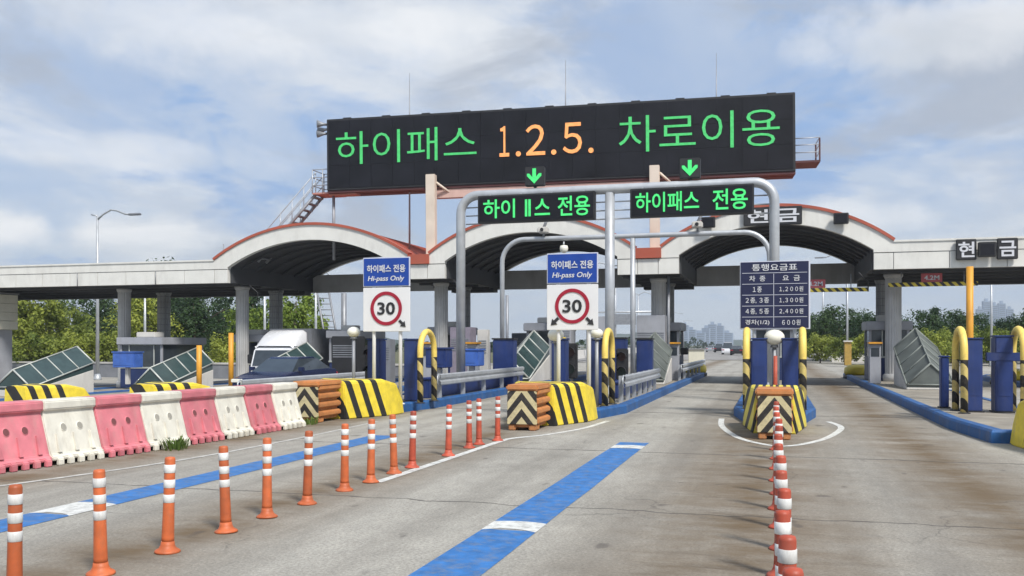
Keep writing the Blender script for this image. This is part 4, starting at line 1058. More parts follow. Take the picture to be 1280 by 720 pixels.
# ------------------------------------------------------------------ plastic water barriers
def barrier(m, mh):
    t = thing('plastic_barrier', 'b', 'barrier', (0, 0, 0))
    Ln = 1.02; H = .88
    def side(s_):      # x profile: wide foot, leaning body, rim on top
        return [(.35*s_, .065), (.36*s_, .11), (.30*s_, .15), (.13*s_, .72), (.185*s_, .755), (.185*s_, .86), (.16*s_, H)]
    prof = side(-1) + side(1)[::-1]
    # body with scalloped feet
    vs = []; fs = []; ys = [0, .06, .10, .92, .96, Ln]
    sc = [0, .0, 1, 1, 0, 0]
    n = len(prof)
    mb = MB()
    inset = [.965, 1, 1, 1, 1, .965]
    for j, y in enumerate(ys):
        for p in prof: vs.append((p[0]*inset[j], y, p[1]))
    for j in range(len(ys)-1):
        for k in range(n):
            k2 = (k+1) % n; fs.append((j*n+k, j*n+k2, (j+1)*n+k2, (j+1)*n+k))
    fs += [tuple(range(n)), tuple(range((len(ys)-1)*n, len(ys)*n))[::-1]]
    mb.add(vs, fs); mb.build('body', m, t, bevel=.012)
    for s_ in (-1, 1):
        for k in range(5):   # scallops: feet teeth
            y = .07+k*.2; mb = MB()
            mb.prism([(.33*s_, .001), (.392*s_, .001), (.392*s_, .085), (.33*s_, .13)], y, y+.1); mb.build('foot_lug', m, t, bevel=.01)
        for y in (.34, .66):
            cz = .50; sl = math.atan2(.17, .57)
            mt = Matrix.Translation((s_*.1965, y, cz)) @ Matrix.Rotation(s_*(R(90)-sl), 4, 'Y')
            mb = MB(); mb.lathe([(.062, -.01), (.062, .004), (.042, .0045), (.036, .0005)], 20, mtx=mt); mb.build('hole_rim', m, t)
            mb = MB(); mb.lathe([(.05, -.01), (.05, .006)], 20, mtx=mt); mb.build('hole', mh, t)  # flat disc, its darker tone paints the shade inside the hole
        for y in (.17, .5, .83):     # vertical grooves
            mb = MB(); a = Vector((s_*.305, y, .17)); b = Vector((s_*.222, y, .42))
            mb.add([(a.x+.022*s_, y-.035, a.z), (a.x+.022*s_, y+.035, a.z), (b.x+.022*s_, y+.006, b.z), (b.x+.022*s_, y-.006, b.z),
                    (a.x-.02*s_, y-.035, a.z), (a.x-.02*s_, y+.035, a.z), (b.x-.02*s_, y+.006, b.z), (b.x-.02*s_, y-.006, b.z)],
                   [(0, 1, 2, 3), (4, 5, 6, 7), (0, 1, 5, 4), (1, 2, 6, 5), (2, 3, 7, 6), (3, 0, 4, 7)])
            mb.build('groove_rib', mh if y == .5 and False else m, t, bevel=.003)
    return t
bp_, bw_ = barrier(M['pinkpl'], M['hole']), barrier(M['whitepl'], M['holew'])
_bx = [(6.6, -10.05), (9.0, -9.86), (11.5, -9.60), (14.0, -9.44), (17.0, -9.36)]
def bx_at(y):
    for (a_, xa_), (b_, xb_) in zip(_bx, _bx[1:]):
        if y <= b_: return xa_+(xb_-xa_)*(y-a_)/(b_-a_)
bpts = [(bx_at(16.6-.9*(9-i)), 16.6-.9*(9-i)) for i in range(10)]
cols = 'wpwpwpwpw'
cols = 'wpwpwpwpw'
names = {'p': 'faded pink plastic barrier', 'w': 'off white plastic barrier'}
ordp = ['leftmost', 'second from left', 'third from left', 'rightmost']
cnt = {'p': 0, 'w': 0}
seq = 'wpwpwpwpw'
for i in range(9):
    k = seq[i]; a = Vector(bpts[i]); b = Vector(bpts[i+1]); an = math.atan2(b.y-a.y, b.x-a.x)-math.pi/2
    if k == 'w':
        wh = ['outside the left picture edge', 'leftmost in view', 'second from left', 'third from left', 'rightmost, against the orange crash cushion'][cnt['w']]
    else: wh = ordp[cnt['p']]
    cnt[k] += 1
    o = dup(bp_ if k == 'p' else bw_, (a.x, a.y, .001), an+R(random.uniform(-2.2, 2.2)), f'{names[k]} of the row, {wh}', 'pink and white plastic barriers in a row')
    o.scale = (1, (b-a).length/1.03, 1)
for r_ in (bp_, bw_):
    for c in list(r_.children): bpy.data.objects.remove(c)
    bpy.data.objects.remove(r_)

# ------------------------------------------------------------------ weeds
def weed(x, y, label, n=60, r=.18, h=.22):
    mb = MB()
    for i in range(n):
        a = random.uniform(0, 6.28); rr = r*random.random()**.6; p = Vector((x+rr*math.cos(a), y+rr*math.sin(a)*1.4, 0))
        hh = h*random.uniform(.4, 1); d = Vector((math.cos(a), math.sin(a), 0))*hh*.5; w_ = Vector((-math.sin(a), math.cos(a), 0))*.008
        mb.add([p-w_, p+w_, p+d*.5+w_*1.6+Vector((0, 0, hh*.7)), p+d*.5-w_*1.6+Vector((0, 0, hh*.7)), p+d+Vector((0, 0, hh))], [(0, 1, 2, 3), (3, 2, 4)])
    o = mb.build('weed_tuft', M['weed'], fix=False); tag(o, label, 'weed', 'weeds growing at the barrier feet')
weed(-9.0, 12.4, 'green weed tuft at the foot of a white barrier'); weed(-9.15, 17.0, 'green weed tuft at the foot of the left crash cushion', 50, .15, .18)

# ------------------------------------------------------------------ vehicles
def wheels(t, xs, ys, r=.32, w=.2):
    for x in xs:
        for y in ys:
            mt = Matrix.Translation((x, y, r)) @ Matrix.Rotation(R(90), 4, 'Y')
            mb = MB(); mb.lathe([(r*.6, -w/2), (r*.95, -w/2), (r, -w*.35), (r, w*.35), (r*.95, w/2), (r*.6, w/2)], 20, mtx=mt); o = mb.build('wheel', M['tyre'], t)
            mb = MB(); mb.lathe([(r*.62, -w*.42), (r*.62, w*.42)], 16, mtx=mt); mb.build('rim', M['carsilver'], o)
def car(x, y, rz, m, label, detail=True, suv=0):
    """sedan facing -Y in its own space"""
    t = thing('passenger_car', label, 'car', (x, y, gz(x)), rz, 'cars on the road')
    s = [(0.02, .35), (0, .55), (.1, .72), (1.1, .88), (1.25, .92), (1.95, 1.36+suv), (2.4, 1.43+suv), (3.3, 1.40+suv), (4.15, 1.0), (4.55, .92), (4.6, .6), (4.58, .3), (3.0, .24), (1.5, .24), (.1, .26)]
    body = [(0.02, .30), (0, .55), (.1, .70), (.5, .80), (1.15, .90), (4.1, .97), (4.5, .93), (4.6, .62), (4.58, .3), (3.0, .24), (1.5, .24)]
    def loft(poly, hw, mt, nm, ins=.05):
        mb = MB(); n = len(poly)
        cx_ = sum(p[0] for p in poly)/n; cz_ = sum(p[1] for p in poly)/n
        rings = [(-hw, .93), (-hw+.09, 1), (hw-.09, 1), (hw, .93)]
        vs = [(xx, cx_+(p[0]-cx_)*k, cz_+(p[1]-cz_)*k) for xx, k in rings for p in poly]
        fs = [(r_*n+k, r_*n+(k+1) % n, (r_+1)*n+(k+1) % n, (r_+1)*n+k) for r_ in range(3) for k in range(n)] + [tuple(range(n)), tuple(range(3*n, 4*n))[::-1]]
        mb.add(vs, fs); return mb.build(nm, mt, t, bevel=.02)
    loft(body, .9, M[m], 'body')
    mb = MB()
    cab = [(1.2, .9, .80), (1.95, 1.34+suv, .62), (3.3, 1.36+suv, .62), (4.15, .96, .78)]
    vs = [];
    for yy, zz, hw in cab: vs += [(-hw, yy, zz), (hw, yy, zz)]
    mb.add(vs, [(0, 1, 3, 2), (2, 3, 5, 4), (4, 5, 7, 6), (0, 2, 4, 6), (1, 7, 5, 3)]); mb.build('window', M['glass'], t)
    mb = MB(); mb.add([(-.6, 1.98, 1.345+suv), (.6, 1.98, 1.345+suv), (.6, 3.28, 1.365+suv), (-.6, 3.28, 1.365+suv), (-.55, 2.1, 1.40+suv), (.55, 2.1, 1.40+suv), (.55, 3.15, 1.41+suv), (-.55, 3.15, 1.41+suv)], [(4, 5, 6, 7), (0, 1, 5, 4), (1, 2, 6, 5), (2, 3, 7, 6), (3, 0, 4, 7)]); mb.build('roof', M[m], t)
    wheels(t, (-.8, .8), (.9, 3.7))
    if detail:
        for s_ in (-1, 1):
            mb = MB(); mb.b6(s_*.65-.2, s_*.65+.2, -.03, .12, .56, .68); mb.build('headlight', M['globe'], t, bevel=.02)
            mb = MB(); mb.b6(s_*.65-.2, s_*.65+.2, 4.5, 4.62, .68, .82); mb.build('tail_light', M['ringred'], t, bevel=.02)
            mb = MB(); mb.b6(s_*.98-.1, s_*.98+.1, 1.45, 1.6, .92, 1.06); mb.build('mirror', M[m], t, bevel=.02)
        mb = MB(); mb.b6(-.42, .42, -.03, .05, .4, .62); mb.build('grille', M['black'], t)
        mb = MB(); mb.b6(-.26, .26, -.05, -.03, .32, .43); mb.build('number_plate', M['signwhite'], t)
    return t
car(-17.0, 27.6, 0, 'carnavy', 'navy car behind the plastic barriers in front of a stair hatch')
def truck(x, y, rz, label, box='cargo'):
    t = thing('cargo_truck', label, 'truck', (x, y, gz(x)), rz, 'trucks at the plaza')
    mb = MB(); pr = [(0, .35), (-.02, 1.0), (.28, 1.75), (.5, 1.9), (1.6, 1.9), (1.6, .4)]
    mb.prism([(p[0], p[1]) for p in pr], -1.0, 1.0, axis='X'); mb.build('cab', M['carwhite'], t, bevel=.05)
    mb = MB(); mb.prism([(-.035, 1.06), (.245, 1.74), (.3, 1.74), (.02, 1.06)], -.88, .88, axis='X'); mb.build('windscreen', M['glass'], t)
    for s_ in (-1, 1):
        mb = MB(); mb.b6(s_*1.006-.004, s_*1.006+.004, .35, 1.2, 1.1, 1.7); mb.build('side_window', M['glass'], t)
        mb = MB(); mb.b6(s_*1.12-.09, s_*1.12+.09, .1, .2, 1.15, 1.55); mb.build('mirror', M['black'], t, bevel=.02)
        mb = MB(); mb.b6(s_*.75-.18, s_*.75+.18, -.045, 0, .62, .82); mb.build('headlight', M['globe'], t, bevel=.02)
    mb = MB(); mb.b6(-1.0, 1.0, -.08, .1, .32, .55); mb.build('bumper', M['carwhite'], t, bevel=.03)
    # wind deflector
    mb = MB(); vs = []
    n = 10
    for i in range(n+1):
        f = i/n; yy = .35+1.25*f; zz = 1.93+.72*math.sin(f*math.pi/2)**.8
        hw = .98
        vs += [(-hw, yy, 1.92), (-hw+.04, yy, zz-.12), (-hw+.2, yy, zz), (hw-.2, yy, zz), (hw-.04, yy, zz-.12), (hw, yy, 1.92)]
    m_ = 6; fs = [(i*m_+k, i*m_+k+1, (i+1)*m_+k+1, (i+1)*m_+k) for i in range(n) for k in range(m_-1)] + [tuple(range(n*m_, n*m_+m_))[::-1]]
    mb.add(vs, fs, smooth=True); mb.build('wind_deflector', M['carwhite'], t)
    mb = MB(); mb.b6(-1.08, 1.08, 1.75, 6.2, .75, 2.72); mb.build('cargo_box', M[box], t, bevel=.03)
    mb = MB(); mb.b6(-.5, .5, .3, 6.0, .45, .7); mb.build('chassis', M['black'], t)
    wheels(t, (-.85, .85), (.75, 4.9), .4, .26)
    return t
truck(-21.45, 36.2, 0, 'white truck with rounded wind deflector and grey cargo box waiting under the canopy')
car(X_at(911, 150), 150, math.pi, 'carwhite', 'tiny white car far ahead on the highway', suv=.5)
car(X_at(922, 140), 140, math.pi, 'carblack', 'tiny black car far ahead right of the white one')
car(X_at(900, 190), 190, math.pi, 'carblack', 'tiny dark car far ahead left of the white one', suv=.3)
car(X_at(889, 215), 215, math.pi, 'carsilver', 'tiny silver car farthest ahead in the left lane')
car(X_at(905, 270), 270, math.pi, 'carblack', 'tiny dark car farthest ahead in the middle lane')

# ------------------------------------------------------------------ yellow ends of islands
def bump(x, y, label, s_=1):
    t = thing('island_end_cushion', label, 'crash cushion', (x, y, gz(x)+.2), 0, 'yellow end cushions')
    mb = MB(); mb.lathe([(.55, 0), (.60, .1), (.58, .32), (.42, .46), (.0, .5)], 20); o = mb.build('dome', M['yellow'], t); o.scale = (1, 1.2, 1)
    mb = MB(); mb.lathe([(.63, -.16), (.63, .0)], 20); o = mb.build('base', M['black'], t); o.scale = (1, 1.2, 1)
bump(3.75, 46.0, 'rounded yellow cushion at the far end of the right island'); bump(9.0, 41, 'yellow cushion seen between the blue posts at right')
bump(-3.9, 47.5, 'rounded yellow cushion at the far end of the middle island')

# ------------------------------------------------------------------ street lamps
def lamp(x, y, h, arm, label, r=.11, head=True):
    t = thing('street_lamp', label, 'street lamp', (x, y, gz(x)), 0, 'street lamps')
    mb = MB(); mb.path([(0, 0, 0), (0, 0, h)], [r, r*.6], 10); mb.lathe([(r*2, 0), (r*2, .06), (r*1.3, .4)], 10); mb.build('pole', M['galv'], t)
    mb = MB(); a = arm; mb.path([(0, 0, h-.25), (a*.18, 0, h+.1), (a*.42, 0, h+.38), (a*.6, 0, h+.30), (a*.85, 0, h+.05), (a, 0, h+.02)], r*.5, 8); mb.path([(0, 0, h), (-.5*(1 if a > 0 else -1), 0, h+.12)], r*.4, 6); mb.build('arm', M['galv'], t)
    s_ = 1 if a > 0 else -1
    mb = MB(); mb.box((a+.35*s_, 0, h), (.95, .3, .14)); mb.build('lamp_head', M['steel'], t, bevel=.05)
    return t
lamp(-43.9, 52, 11.05, 2.6, 'tall street lamp with curved arm rising above the left canopy roof', .13)
for x, y, h, a, lb in ((-38.6, 50, 6.3, 1.2, 'pale lamp pole left of the far left column pair'), (-30.6, 51, 6.3, 1.2, 'pale lamp pole right of the far left column pair'), (-27.6, 52, 6.4, 1.2, 'pale lamp pole just left of the second column pair'), (-24.6, 53, 6.4, 1.2, 'pale lamp pole just right of the second column pair'),
                       (5.6, 78, 7.2, -1.5, 'pale pole between the trees right of the fare table'), (15.4, 75, 7.2, -1.5, 'pale pole between the trees left of the amber pole')):
    lamp(x, y, h, a, lb, .10)
for i, y in enumerate((105, 130, 165, 210, 270, 350)):
    for sd in (-1, 1):
        lamp(hx(y)+sd*14-2, y, 11, 2.5*-sd, f'{["nearest", "second", "third", "fourth", "fifth", "farthest"][i]} tiny lamp along the {"left" if sd < 0 else "right"} side of the distant highway', .15)

t = thing('roadside_cabinet', 'small beige roadside cabinet left of the distant highway', 'cabinet', (X_at(870, 74), 74, 0))
mb = MB(); mb.b6(-.6, .6, 0, .8, .1, 1.2); mb.build('case', M['creamwall'], t, bevel=.03); mb = MB(); mb.b6(-.68, .68, -.1, .9, 1.2, 1.3); mb.build('roof', M['roof'], t)
t = thing('median_barrier', 'long pale concrete barrier along the left of the distant highway', 'barrier', (0, 0, 0))
mb = MB()
for i in range(20):
    y = 100+i*12; a_ = hx(y)-17; b_ = hx(y+11.6)-17
    mb.add([(a_-.3, y, 0), (a_+.3, y, 0), (a_+.12, y, 1), (a_-.12, y, 1), (b_-.3, y+11.6, 0), (b_+.3, y+11.6, 0), (b_+.12, y+11.6, 1), (b_-.12, y+11.6, 1)], [(0, 1, 2, 3), (4, 5, 6, 7), (0, 1, 5, 4), (1, 2, 6, 5), (2, 3, 7, 6), (3, 0, 4, 7)])
mb.build('wall', M['concwhite'], t)
mb = MB()
for k in (1.15, 1.4): mb.path([(hx(100)-17, 100, k), (hx(338)-17, 338, k)], .04, 6)
mb.build('rail', M['galv'], t)
# overhead highway sign far ahead
t = thing('overhead_sign', 'distant grey overhead sign beside the middle column', 'overhead sign', (-19, 130, 0))
mb = MB(); mb.path([(-6, 0, 0), (-6, 0, 6.2), (5, 0, 6.2)], .16, 8); mb.build('mast', M['galv'], t)
mb = MB(); mb.b6(-3.5, .2, -.3, -.16, 4.4, 5.9); mb.build('panel', M['steel'], t); mb = MB(); mb.b6(.6, 3.2, -.3, -.16, 3.9, 5.4); mb.build('panel', M['steel'], t)

# ------------------------------------------------------------------ cream office far left + ladder + fence
t = thing('cream_office', 'cream clad office under the canopy at the far left edge', 'building', (-42, 36.9, gz(-42)))
mb = MB()
for k in range(4): mb.b6(-5, 4.8, -.04, 1.4, 3.15+k*.44, 3.15+k*.44+.425)
mb.build('cladding', M['creamwall'], t); mb = MB(); mb.b6(-4.9, 4.55, .06, 1.3, 0, 3.14); mb.build('wall', M['booth'], t)
mb = MB()
for k in range(3): mb.b6(1.2+k*1.1, 2.1+k*1.1, 0.04, .055, 1.0, 2.7)
mb.build('window', M['glass'], t)
mb = MB(); mb.path([(4.4, -.12, 0), (4.4, -.12, 4.8)], .05, 8); mb.build('downpipe', M['galv'], t)
mb = MB(); mb.b6(-5.05, 4.85, -.1, 1.45, 4.93, 5.0); mb.build('roof', M['roof'], t)
t = thing('service_stair', 'lattice steel stair behind the canopy right of the green trees', 'stair', (-24.9, 47, gz(-25)))
for dx in (0, .75):
    mb = MB(); mb.path([(dx+.0, 0, 5.2), (dx+1.0, 0, 0)], .06, 6); mb.build('stringer', M['steel'], t)
mb = MB()
for k in range(16):
    f = (k+.5)/16; mb.path([(f, 0, 5.2*(1-f)), (f+.75, 0, 5.2*(1-f))], .03, 6)
mb.build('rungs', M['steel'], t)
mb = MB(); mb.path([(1.55, .3, 0), (1.55, .3, 5.0)], .16, 8); mb.build('post', M['steel'], t)
for i, (x, y, h) in enumerate(((-19.25, 27.8, 1.7), (-19.15, 29.6, 2.15))):
    t = thing('amber_post', ['shorter amber post left of the second canopy column', 'taller amber post left of the second canopy column'][i], 'post', (x, y, gz(x)+.2), 0, 'amber posts behind the barriers')
    mb = MB(); mb.path([(0, 0, 0), (0, 0, h)], .095, 10); mb.build('shaft', M['yelloworange'], t)
    mb = MB(); mb.b6(-.17, .17, -.17, .17, 0, .05) ; mb.build('base', M['steel'], t)
# long boundary fences and low walls beyond
def fence(x0, x1, y, h, label, m='cargo'):
    t = thing('boundary_wall', label, 'wall', ((x0+x1)/2, y, min(gz(x0), gz(x1))), 0); w = x1-x0
    mb = MB(); mb.b6(-w/2, w/2, 0, .2, 0, h); mb.build('wall', M[m], t)
    mb = MB(); mb.b6(-w/2-.05, w/2+.05, -.06, .26, h, h+.12); mb.build('coping', M['beam'], t)
fence(-60, -22.5, 56, 1.0, 'long grey wall in front of the trees at left'); fence(5, 60, 88, .75, 'low pale wall along the road below the right trees', 'concwhite')

# ------------------------------------------------------------------ trees
def make_tree(seed, h, rad, m, nclump, nleaf, leaf, label, cone=False):
    rnd = random.Random(seed)
    t = thing('leafy_tree', label, 'tree', (0, 0, 0))
    mb = MB(); tips = []
    hh = h*.8; lean = Vector((rnd.uniform(-.4, .4), rnd.uniform(-.4, .4), 0))
    mb.path([Vector((0, 0, 0)), lean*.3+Vector((0, 0, hh*.4)), lean+Vector((0, 0, hh))], [.16*h/6, .11*h/6, .03], 8)
    for i in range(11):
        f = .22+.6*i/11; b = lean*f+Vector((0, 0, hh*f)); a = i*2.4+rnd.uniform(-.4, .4)
        ln = rad*(1.0-.5*f)*rnd.uniform(.7, 1.1)*(1.15-f if cone else 1)
        e = b+Vector((math.cos(a)*ln, math.sin(a)*ln, ln*rnd.uniform(.3, .8)))
        mb.path([b, b.lerp(e, .5)+Vector((0, 0, ln*.06)), e], [.06*h/6, .04*h/6, .015], 5); tips += [e, b.lerp(e, .6)]
    mb.build('trunk', M['bark'], t)
    mb = MB(); cl = []
    for i in range(nclump):
        if rnd.random() < .5: c = tips[rnd.randrange(len(tips))] + Vector([rnd.gauss(0, rad*.18) for _ in range(3)])
        else:
            a = rnd.uniform(0, 6.28); z = rnd.random(); rr = rad*(math.sqrt(max(0, 1-(2*z-1)**2)) if not cone else (1-z)*1.1)*rnd.uniform(.55, 1.0)
            c = Vector((math.cos(a)*rr, math.sin(a)*rr, h*.22+z*h*.78))
        cl.append((c, rad*rnd.uniform(.14, .30)))
    for c, r_ in cl:
        for j in range(nleaf):
            d = Vector([rnd.gauss(0, 1) for _ in range(3)]).normalized(); p = c + d*r_*rnd.random()**.4
            p.z = max(p.z, .25)
            n = (d+Vector([rnd.gauss(0, .6) for _ in range(3)])+Vector((0, 0, .5))).normalized(); u = n.orthogonal().normalized(); a = rnd.uniform(0, 6.28)
            u = (Matrix.Rotation(a, 3, n) @ u); w = n.cross(u); s_ = leaf*rnd.uniform(.6, 1.3)
            mb.add([p-u*s_, p+w*s_*.5, p+u*s_, p-w*s_*.5], [(0, 1, 2, 3)])
    mb.build('crown', m, t, fix=False)
    return t
protos = {'A': make_tree(1, 5.6, 2.6, M['leafA'], 110, 60, .13, 'p'), 'A2': make_tree(2, 5.2, 3.0, M['leafA'], 110, 60, .13, 'p'),
          'B': make_tree(3, 7.0, 2.2, M['leafB'], 90, 55, .13, 'p', True), 'B2': make_tree(4, 6.4, 2.5, M['leafB'], 90, 55, .13, 'p'),
          'C': make_tree(5, 5.8, 1.7, M['leafC'], 70, 60, .12, 'p'), 'S': make_tree(6, 2.4, 1.8, M['leafA'], 60, 60, .11, 'p'), 'D': make_tree(8, 5.0, 3.0, M['leafB'], 120, 60, .14, 'p')}
def ptree(k, x, y, s_, label, g='trees beyond the canopy at left', rz=None):
    z = gz(x)
    if 'left' in g: s_ *= 1.16
    dup(protos[k], (x, y, z-.03), random.uniform(0, 6.28) if rz is None else rz, label, g, (s_, s_, s_*(1.0 if 'tip' in label else random.uniform(.93, 1.07))))
L = [('A2', 8, 60, 1.0, 'yellow green bushy tree behind the cream office'), ('A', 40, 62, 1.05, 'yellow green bushy tree right of the cream office'), ('S', 50, 58, 1.1, 'low yellow green shrub at the far left hatch'), ('A2', 75, 66, .95, 'yellow green tree behind the far left hatch'),
     ('S', 100, 58, 1.0, 'low green shrub right of the far left hatch'), ('B2', 98, 76, 1.0, 'dark tree with sky gaps left of the street lamp'), ('B', 125, 72, .95, 'dark slender tree behind the street lamp pole'), ('S', 135, 59, 1.05, 'low shrub below the street lamp'),
     ('A', 180, 63, .93, 'olive green tree between the far left columns'), ('B', 187, 84, 1.44, 'dark conifer like tree whose tip shows above the roof, left one'), ('B', 213, 86, 1.48, 'dark conifer like tree whose tip shows above the roof, right one'), ('B2', 205, 68, .95, 'dark tree right of the far left columns'),
     ('B', 245, 66, .9, 'dark tree left of the second column'), ('B2', 262, 72, 1.0, 'dark tree behind the amber posts'), ('S', 290, 60, 1.0, 'low green shrub behind the second column'), ('B', 318, 70, .92, 'dark tree right of the second column'),
     ('C', 312, 62, .85, 'fresh green young tree right of the second column'), ('C', 342, 64, .8, 'fresh green young tree above the truck cab'), ('C', 366, 60, 1.0, 'tall fresh green tree above the cargo box'), ('C', 383, 62, .92, 'fresh green tree left of the lattice stair'), ('B2', 290, 80, 1.05, 'dark tree far behind the second column'),
     ('B2', 155, 80, 1.0, 'dark tree far behind the far left column')]
for k, px, Y, s_, lb in L: ptree(k, X_at(px, Y), Y, s_, lb)
RT = [('D', 1022, 100, .85, 'dark round tree just right of the fare table'), ('D', 1045, 92, .95, 'dark tree behind the pale pole right of the fare table'), ('B2', 1068, 96, .78, 'dark tree left of the right column'), ('D', 1090, 90, .85, 'dark tree partly behind the right column'),
      ('D', 1150, 84, .78, 'dark tree right of the right column'), ('B', 1168, 88, .78, 'pointed dark tree behind the pale pole left of the amber pole'), ('D', 1190, 86, .86, 'broad dark tree left of the amber pole'), ('D', 1225, 92, .8, 'broad dark tree right of the amber pole'),
      ('S', 1160, 74, 1.0, 'low shrub at the foot of the trees left of the amber pole'), ('S', 1060, 80, .9, 'low shrub beside the yellow post right of the fare table'), ('S', 1240, 78, 1.1, 'low shrub right of the amber pole'), ('D', 1262, 86, .72, 'dark tree at the right picture edge'), ('S', 1195, 76, 1.1, 'low shrub behind the right hoop bollard'), ('D', 1310, 84, .9, 'dark tree beyond the right picture edge'), ('S', 1025, 84, 1.0, 'low shrub right of the fare table'),('S', 1095, 78, 1.0, 'low shrub behind the right column')]
for k, px, Y, s_, lb in RT: ptree(k, X_at(px, Y), Y, s_, lb, 'trees beyond the canopy at right')
for p in protos.values():
    for c in list(p.children): bpy.data.objects.remove(c)
    bpy.data.objects.remove(p)
# yellow post on the right between trees
t = thing('yellow_cabinet', 'small yellow roadside cabinet in front of the dark trees right of the fare table', 'cabinet', (X_at(1060, 70), 70, 0))
mb = MB(); mb.b6(-.24, .24, 0, .5, .1, 1.8); mb.build('case', M['ochre'], t, bevel=.03); mb = MB(); mb.b6(-.3, .3, -.1, .6, 1.8, 1.9); mb.build('cap', M['concwhite'], t)

# far woods: mass of foliage clumps along the horizon
def woods(px0, px1, Y, h, label_seed, m):
    rnd = random.Random(label_seed); mb = MB(); x0, x1 = X_at(px0, Y), X_at(px1, Y); n = int(abs(x1-x0)/2.2)
    for i in range(n):
        x = x0+(x1-x0)*(i+rnd.random())/n; y = Y+rnd.uniform(-8, 8); hh = h*rnd.uniform(.6, 1.15)
        for j in range(70):
            a = rnd.uniform(0, 6.28); z = rnd.random(); rr = hh*.45*math.sqrt(max(.05, 1-z*z)); p = Vector((x+math.cos(a)*rr, y+math.sin(a)*rr, z*hh+gz(x)))
            nn = Vector([rnd.gauss(0, 1) for _ in range(3)]).normalized(); u = nn.orthogonal().normalized(); w = nn.cross(u); s_ = rnd.uniform(.35, .75)
            mb.add([p-u*s_, p+w*s_*.7, p+u*s_, p-w*s_*.7], [(0, 1, 2, 3)])
    o = mb.build('far_woods', m, fix=False); o['kind'] = 'stuff'
woods(955, 1330, 190, 5.5, 21, M['leafB']); woods(395, 850, 260, 3.8, 22, M['leafB']); woods(-60, 420, 120, 5, 23, M['leafB']); woods(850, 890, 480, 5, 24, M['leafB'])

# hills
def hill(name, px0, px1, Y, h, seed):
    rnd = random.Random(seed); x0, x1 = X_at(px0, Y), X_at(px1, Y); n = 40; mb = MB(); vs = []
    ph = [rnd.uniform(0, 6) for _ in range(4)]
    for i in range(n+1):
        f = i/n; z = h*math.sin(math.pi*f)**.8*(.65+.2*math.sin(7*f+ph[0])+.1*math.sin(17*f+ph[1])+.05*math.sin(41*f+ph[2]))
        x = x0+(x1-x0)*f; vs += [(x, Y-h*2.2, -2), (x, Y-h*.8, z*.6-1), (x, Y, z), (x, Y+h*2, -2)]
    mb.add(vs, [(i*4+k, i*4+k+1, (i+1)*4+k+1, (i+1)*4+k) for i in range(n) for k in range(3)], smooth=True)
    o = mb.build(name, M['leafB']); o['kind'] = 'structure'
hill('hills', 300, 560, 1100, 17, 5); hill('hills', 700, 960, 1700, 34, 6)

# ------------------------------------------------------------------ far city
def tower(px, Y, w, d, h, label, grp='apartment towers on the horizon'):
    if 'eight' not in grp and px > 1000: h *= .88
    x = X_at(px, Y); t = thing('apartment_tower', label, 'apartment tower', (x, Y, -1), 0, grp)
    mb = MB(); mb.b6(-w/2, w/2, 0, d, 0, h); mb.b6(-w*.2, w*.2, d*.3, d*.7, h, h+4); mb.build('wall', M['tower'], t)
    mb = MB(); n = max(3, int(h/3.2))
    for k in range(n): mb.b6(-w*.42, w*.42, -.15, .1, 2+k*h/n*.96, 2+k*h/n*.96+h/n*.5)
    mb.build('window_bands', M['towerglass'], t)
for i, (px, h, w) in enumerate(((1225.5, 62, 8), (1234, 76, 9.5), (1244, 70, 8), (1253, 73, 9.5), (1263, 64, 9))):
    tower(px, 1500+i*14, w, 14, h, f'hazy blue apartment tower at right, {["leftmost", "second from left", "middle one", "fourth from left", "rightmost"][i]} of five')
for i, (px, h, w, Y) in enumerate(((846, 22, 16, 1300), (855, 30, 12, 1350), (863, 24, 16, 1380), (873, 19, 20, 1400), (882, 27, 12, 1420), (890, 33, 13, 1440), (899, 31, 14, 1460), (908, 20, 20, 1480))):
    tower(px, Y, w, 16, h, f'tiny hazy block on the skyline over the highway, {["first", "second", "third", "fourth", "fifth", "sixth", "seventh", "eighth"][i]} from left', 'skyline blocks over the highway')

# ------------------------------------------------------------------ camera
cam = bpy.data.cameras.new('camera'); co = bpy.data.objects.new('camera', cam); COL.objects.link(co); scn.camera = co
co.location = (0, 0, 1.65); co.rotation_euler = (R(90), 0, math.atan2(328, 1150)); cam.sensor_width = 36; cam.lens = 36*1150/1280
cam.shift_y = 70/1280; cam.clip_start = .1; cam.clip_end = 6000

# ------------------------------------------------------------------ world
SUN_EL, SUN_AZ = 50, 135     # azimuth clockwise from +Y: behind the camera to the right
w = bpy.data.worlds.new('World'); scn.world = w; w.use_nodes = True; N = w.node_tree.nodes; Lk = w.node_tree.links
bg = N['Background']; bg.inputs['Strength'].default_value = .12
sky = N.new('ShaderNodeTexSky'); sky.sky_type = 'NISHITA'; sky.sun_disc = False; sky.sun_elevation = R(SUN_EL); sky.sun_rotation = R(SUN_AZ); sky.dust_density = 1.5; sky.air_density = 1.0
tc = N.new('ShaderNodeTexCoord'); sp = N.new('ShaderNodeSeparateXYZ'); Lk.new(tc.outputs['Generated'], sp.inputs[0])
def mth(op, a, b=None, c=None):
    n = N.new('ShaderNodeMath'); n.operation = op
    for i, v in enumerate((a, b, c)):
        if v is None: continue
        if isinstance(v, (int, float)): n.inputs[i].default_value = v
        else: Lk.new(v, n.inputs[i])
    return n.outputs[0]
def mr(v, a, b, c=0, d=1, smooth=True):
    n = N.new('ShaderNodeMapRange'); n.interpolation_type = 'SMOOTHSTEP' if smooth else 'LINEAR'; Lk.new(v, n.inputs['Value'])
    for k, x in (('From Min', a), ('From Max', b), ('To Min', c), ('To Max', d)): n.inputs[k].default_value = x
    return n.outputs['Result']
zz = mth('ADD', mth('MAXIMUM', sp.outputs['Z'], 0), .16)
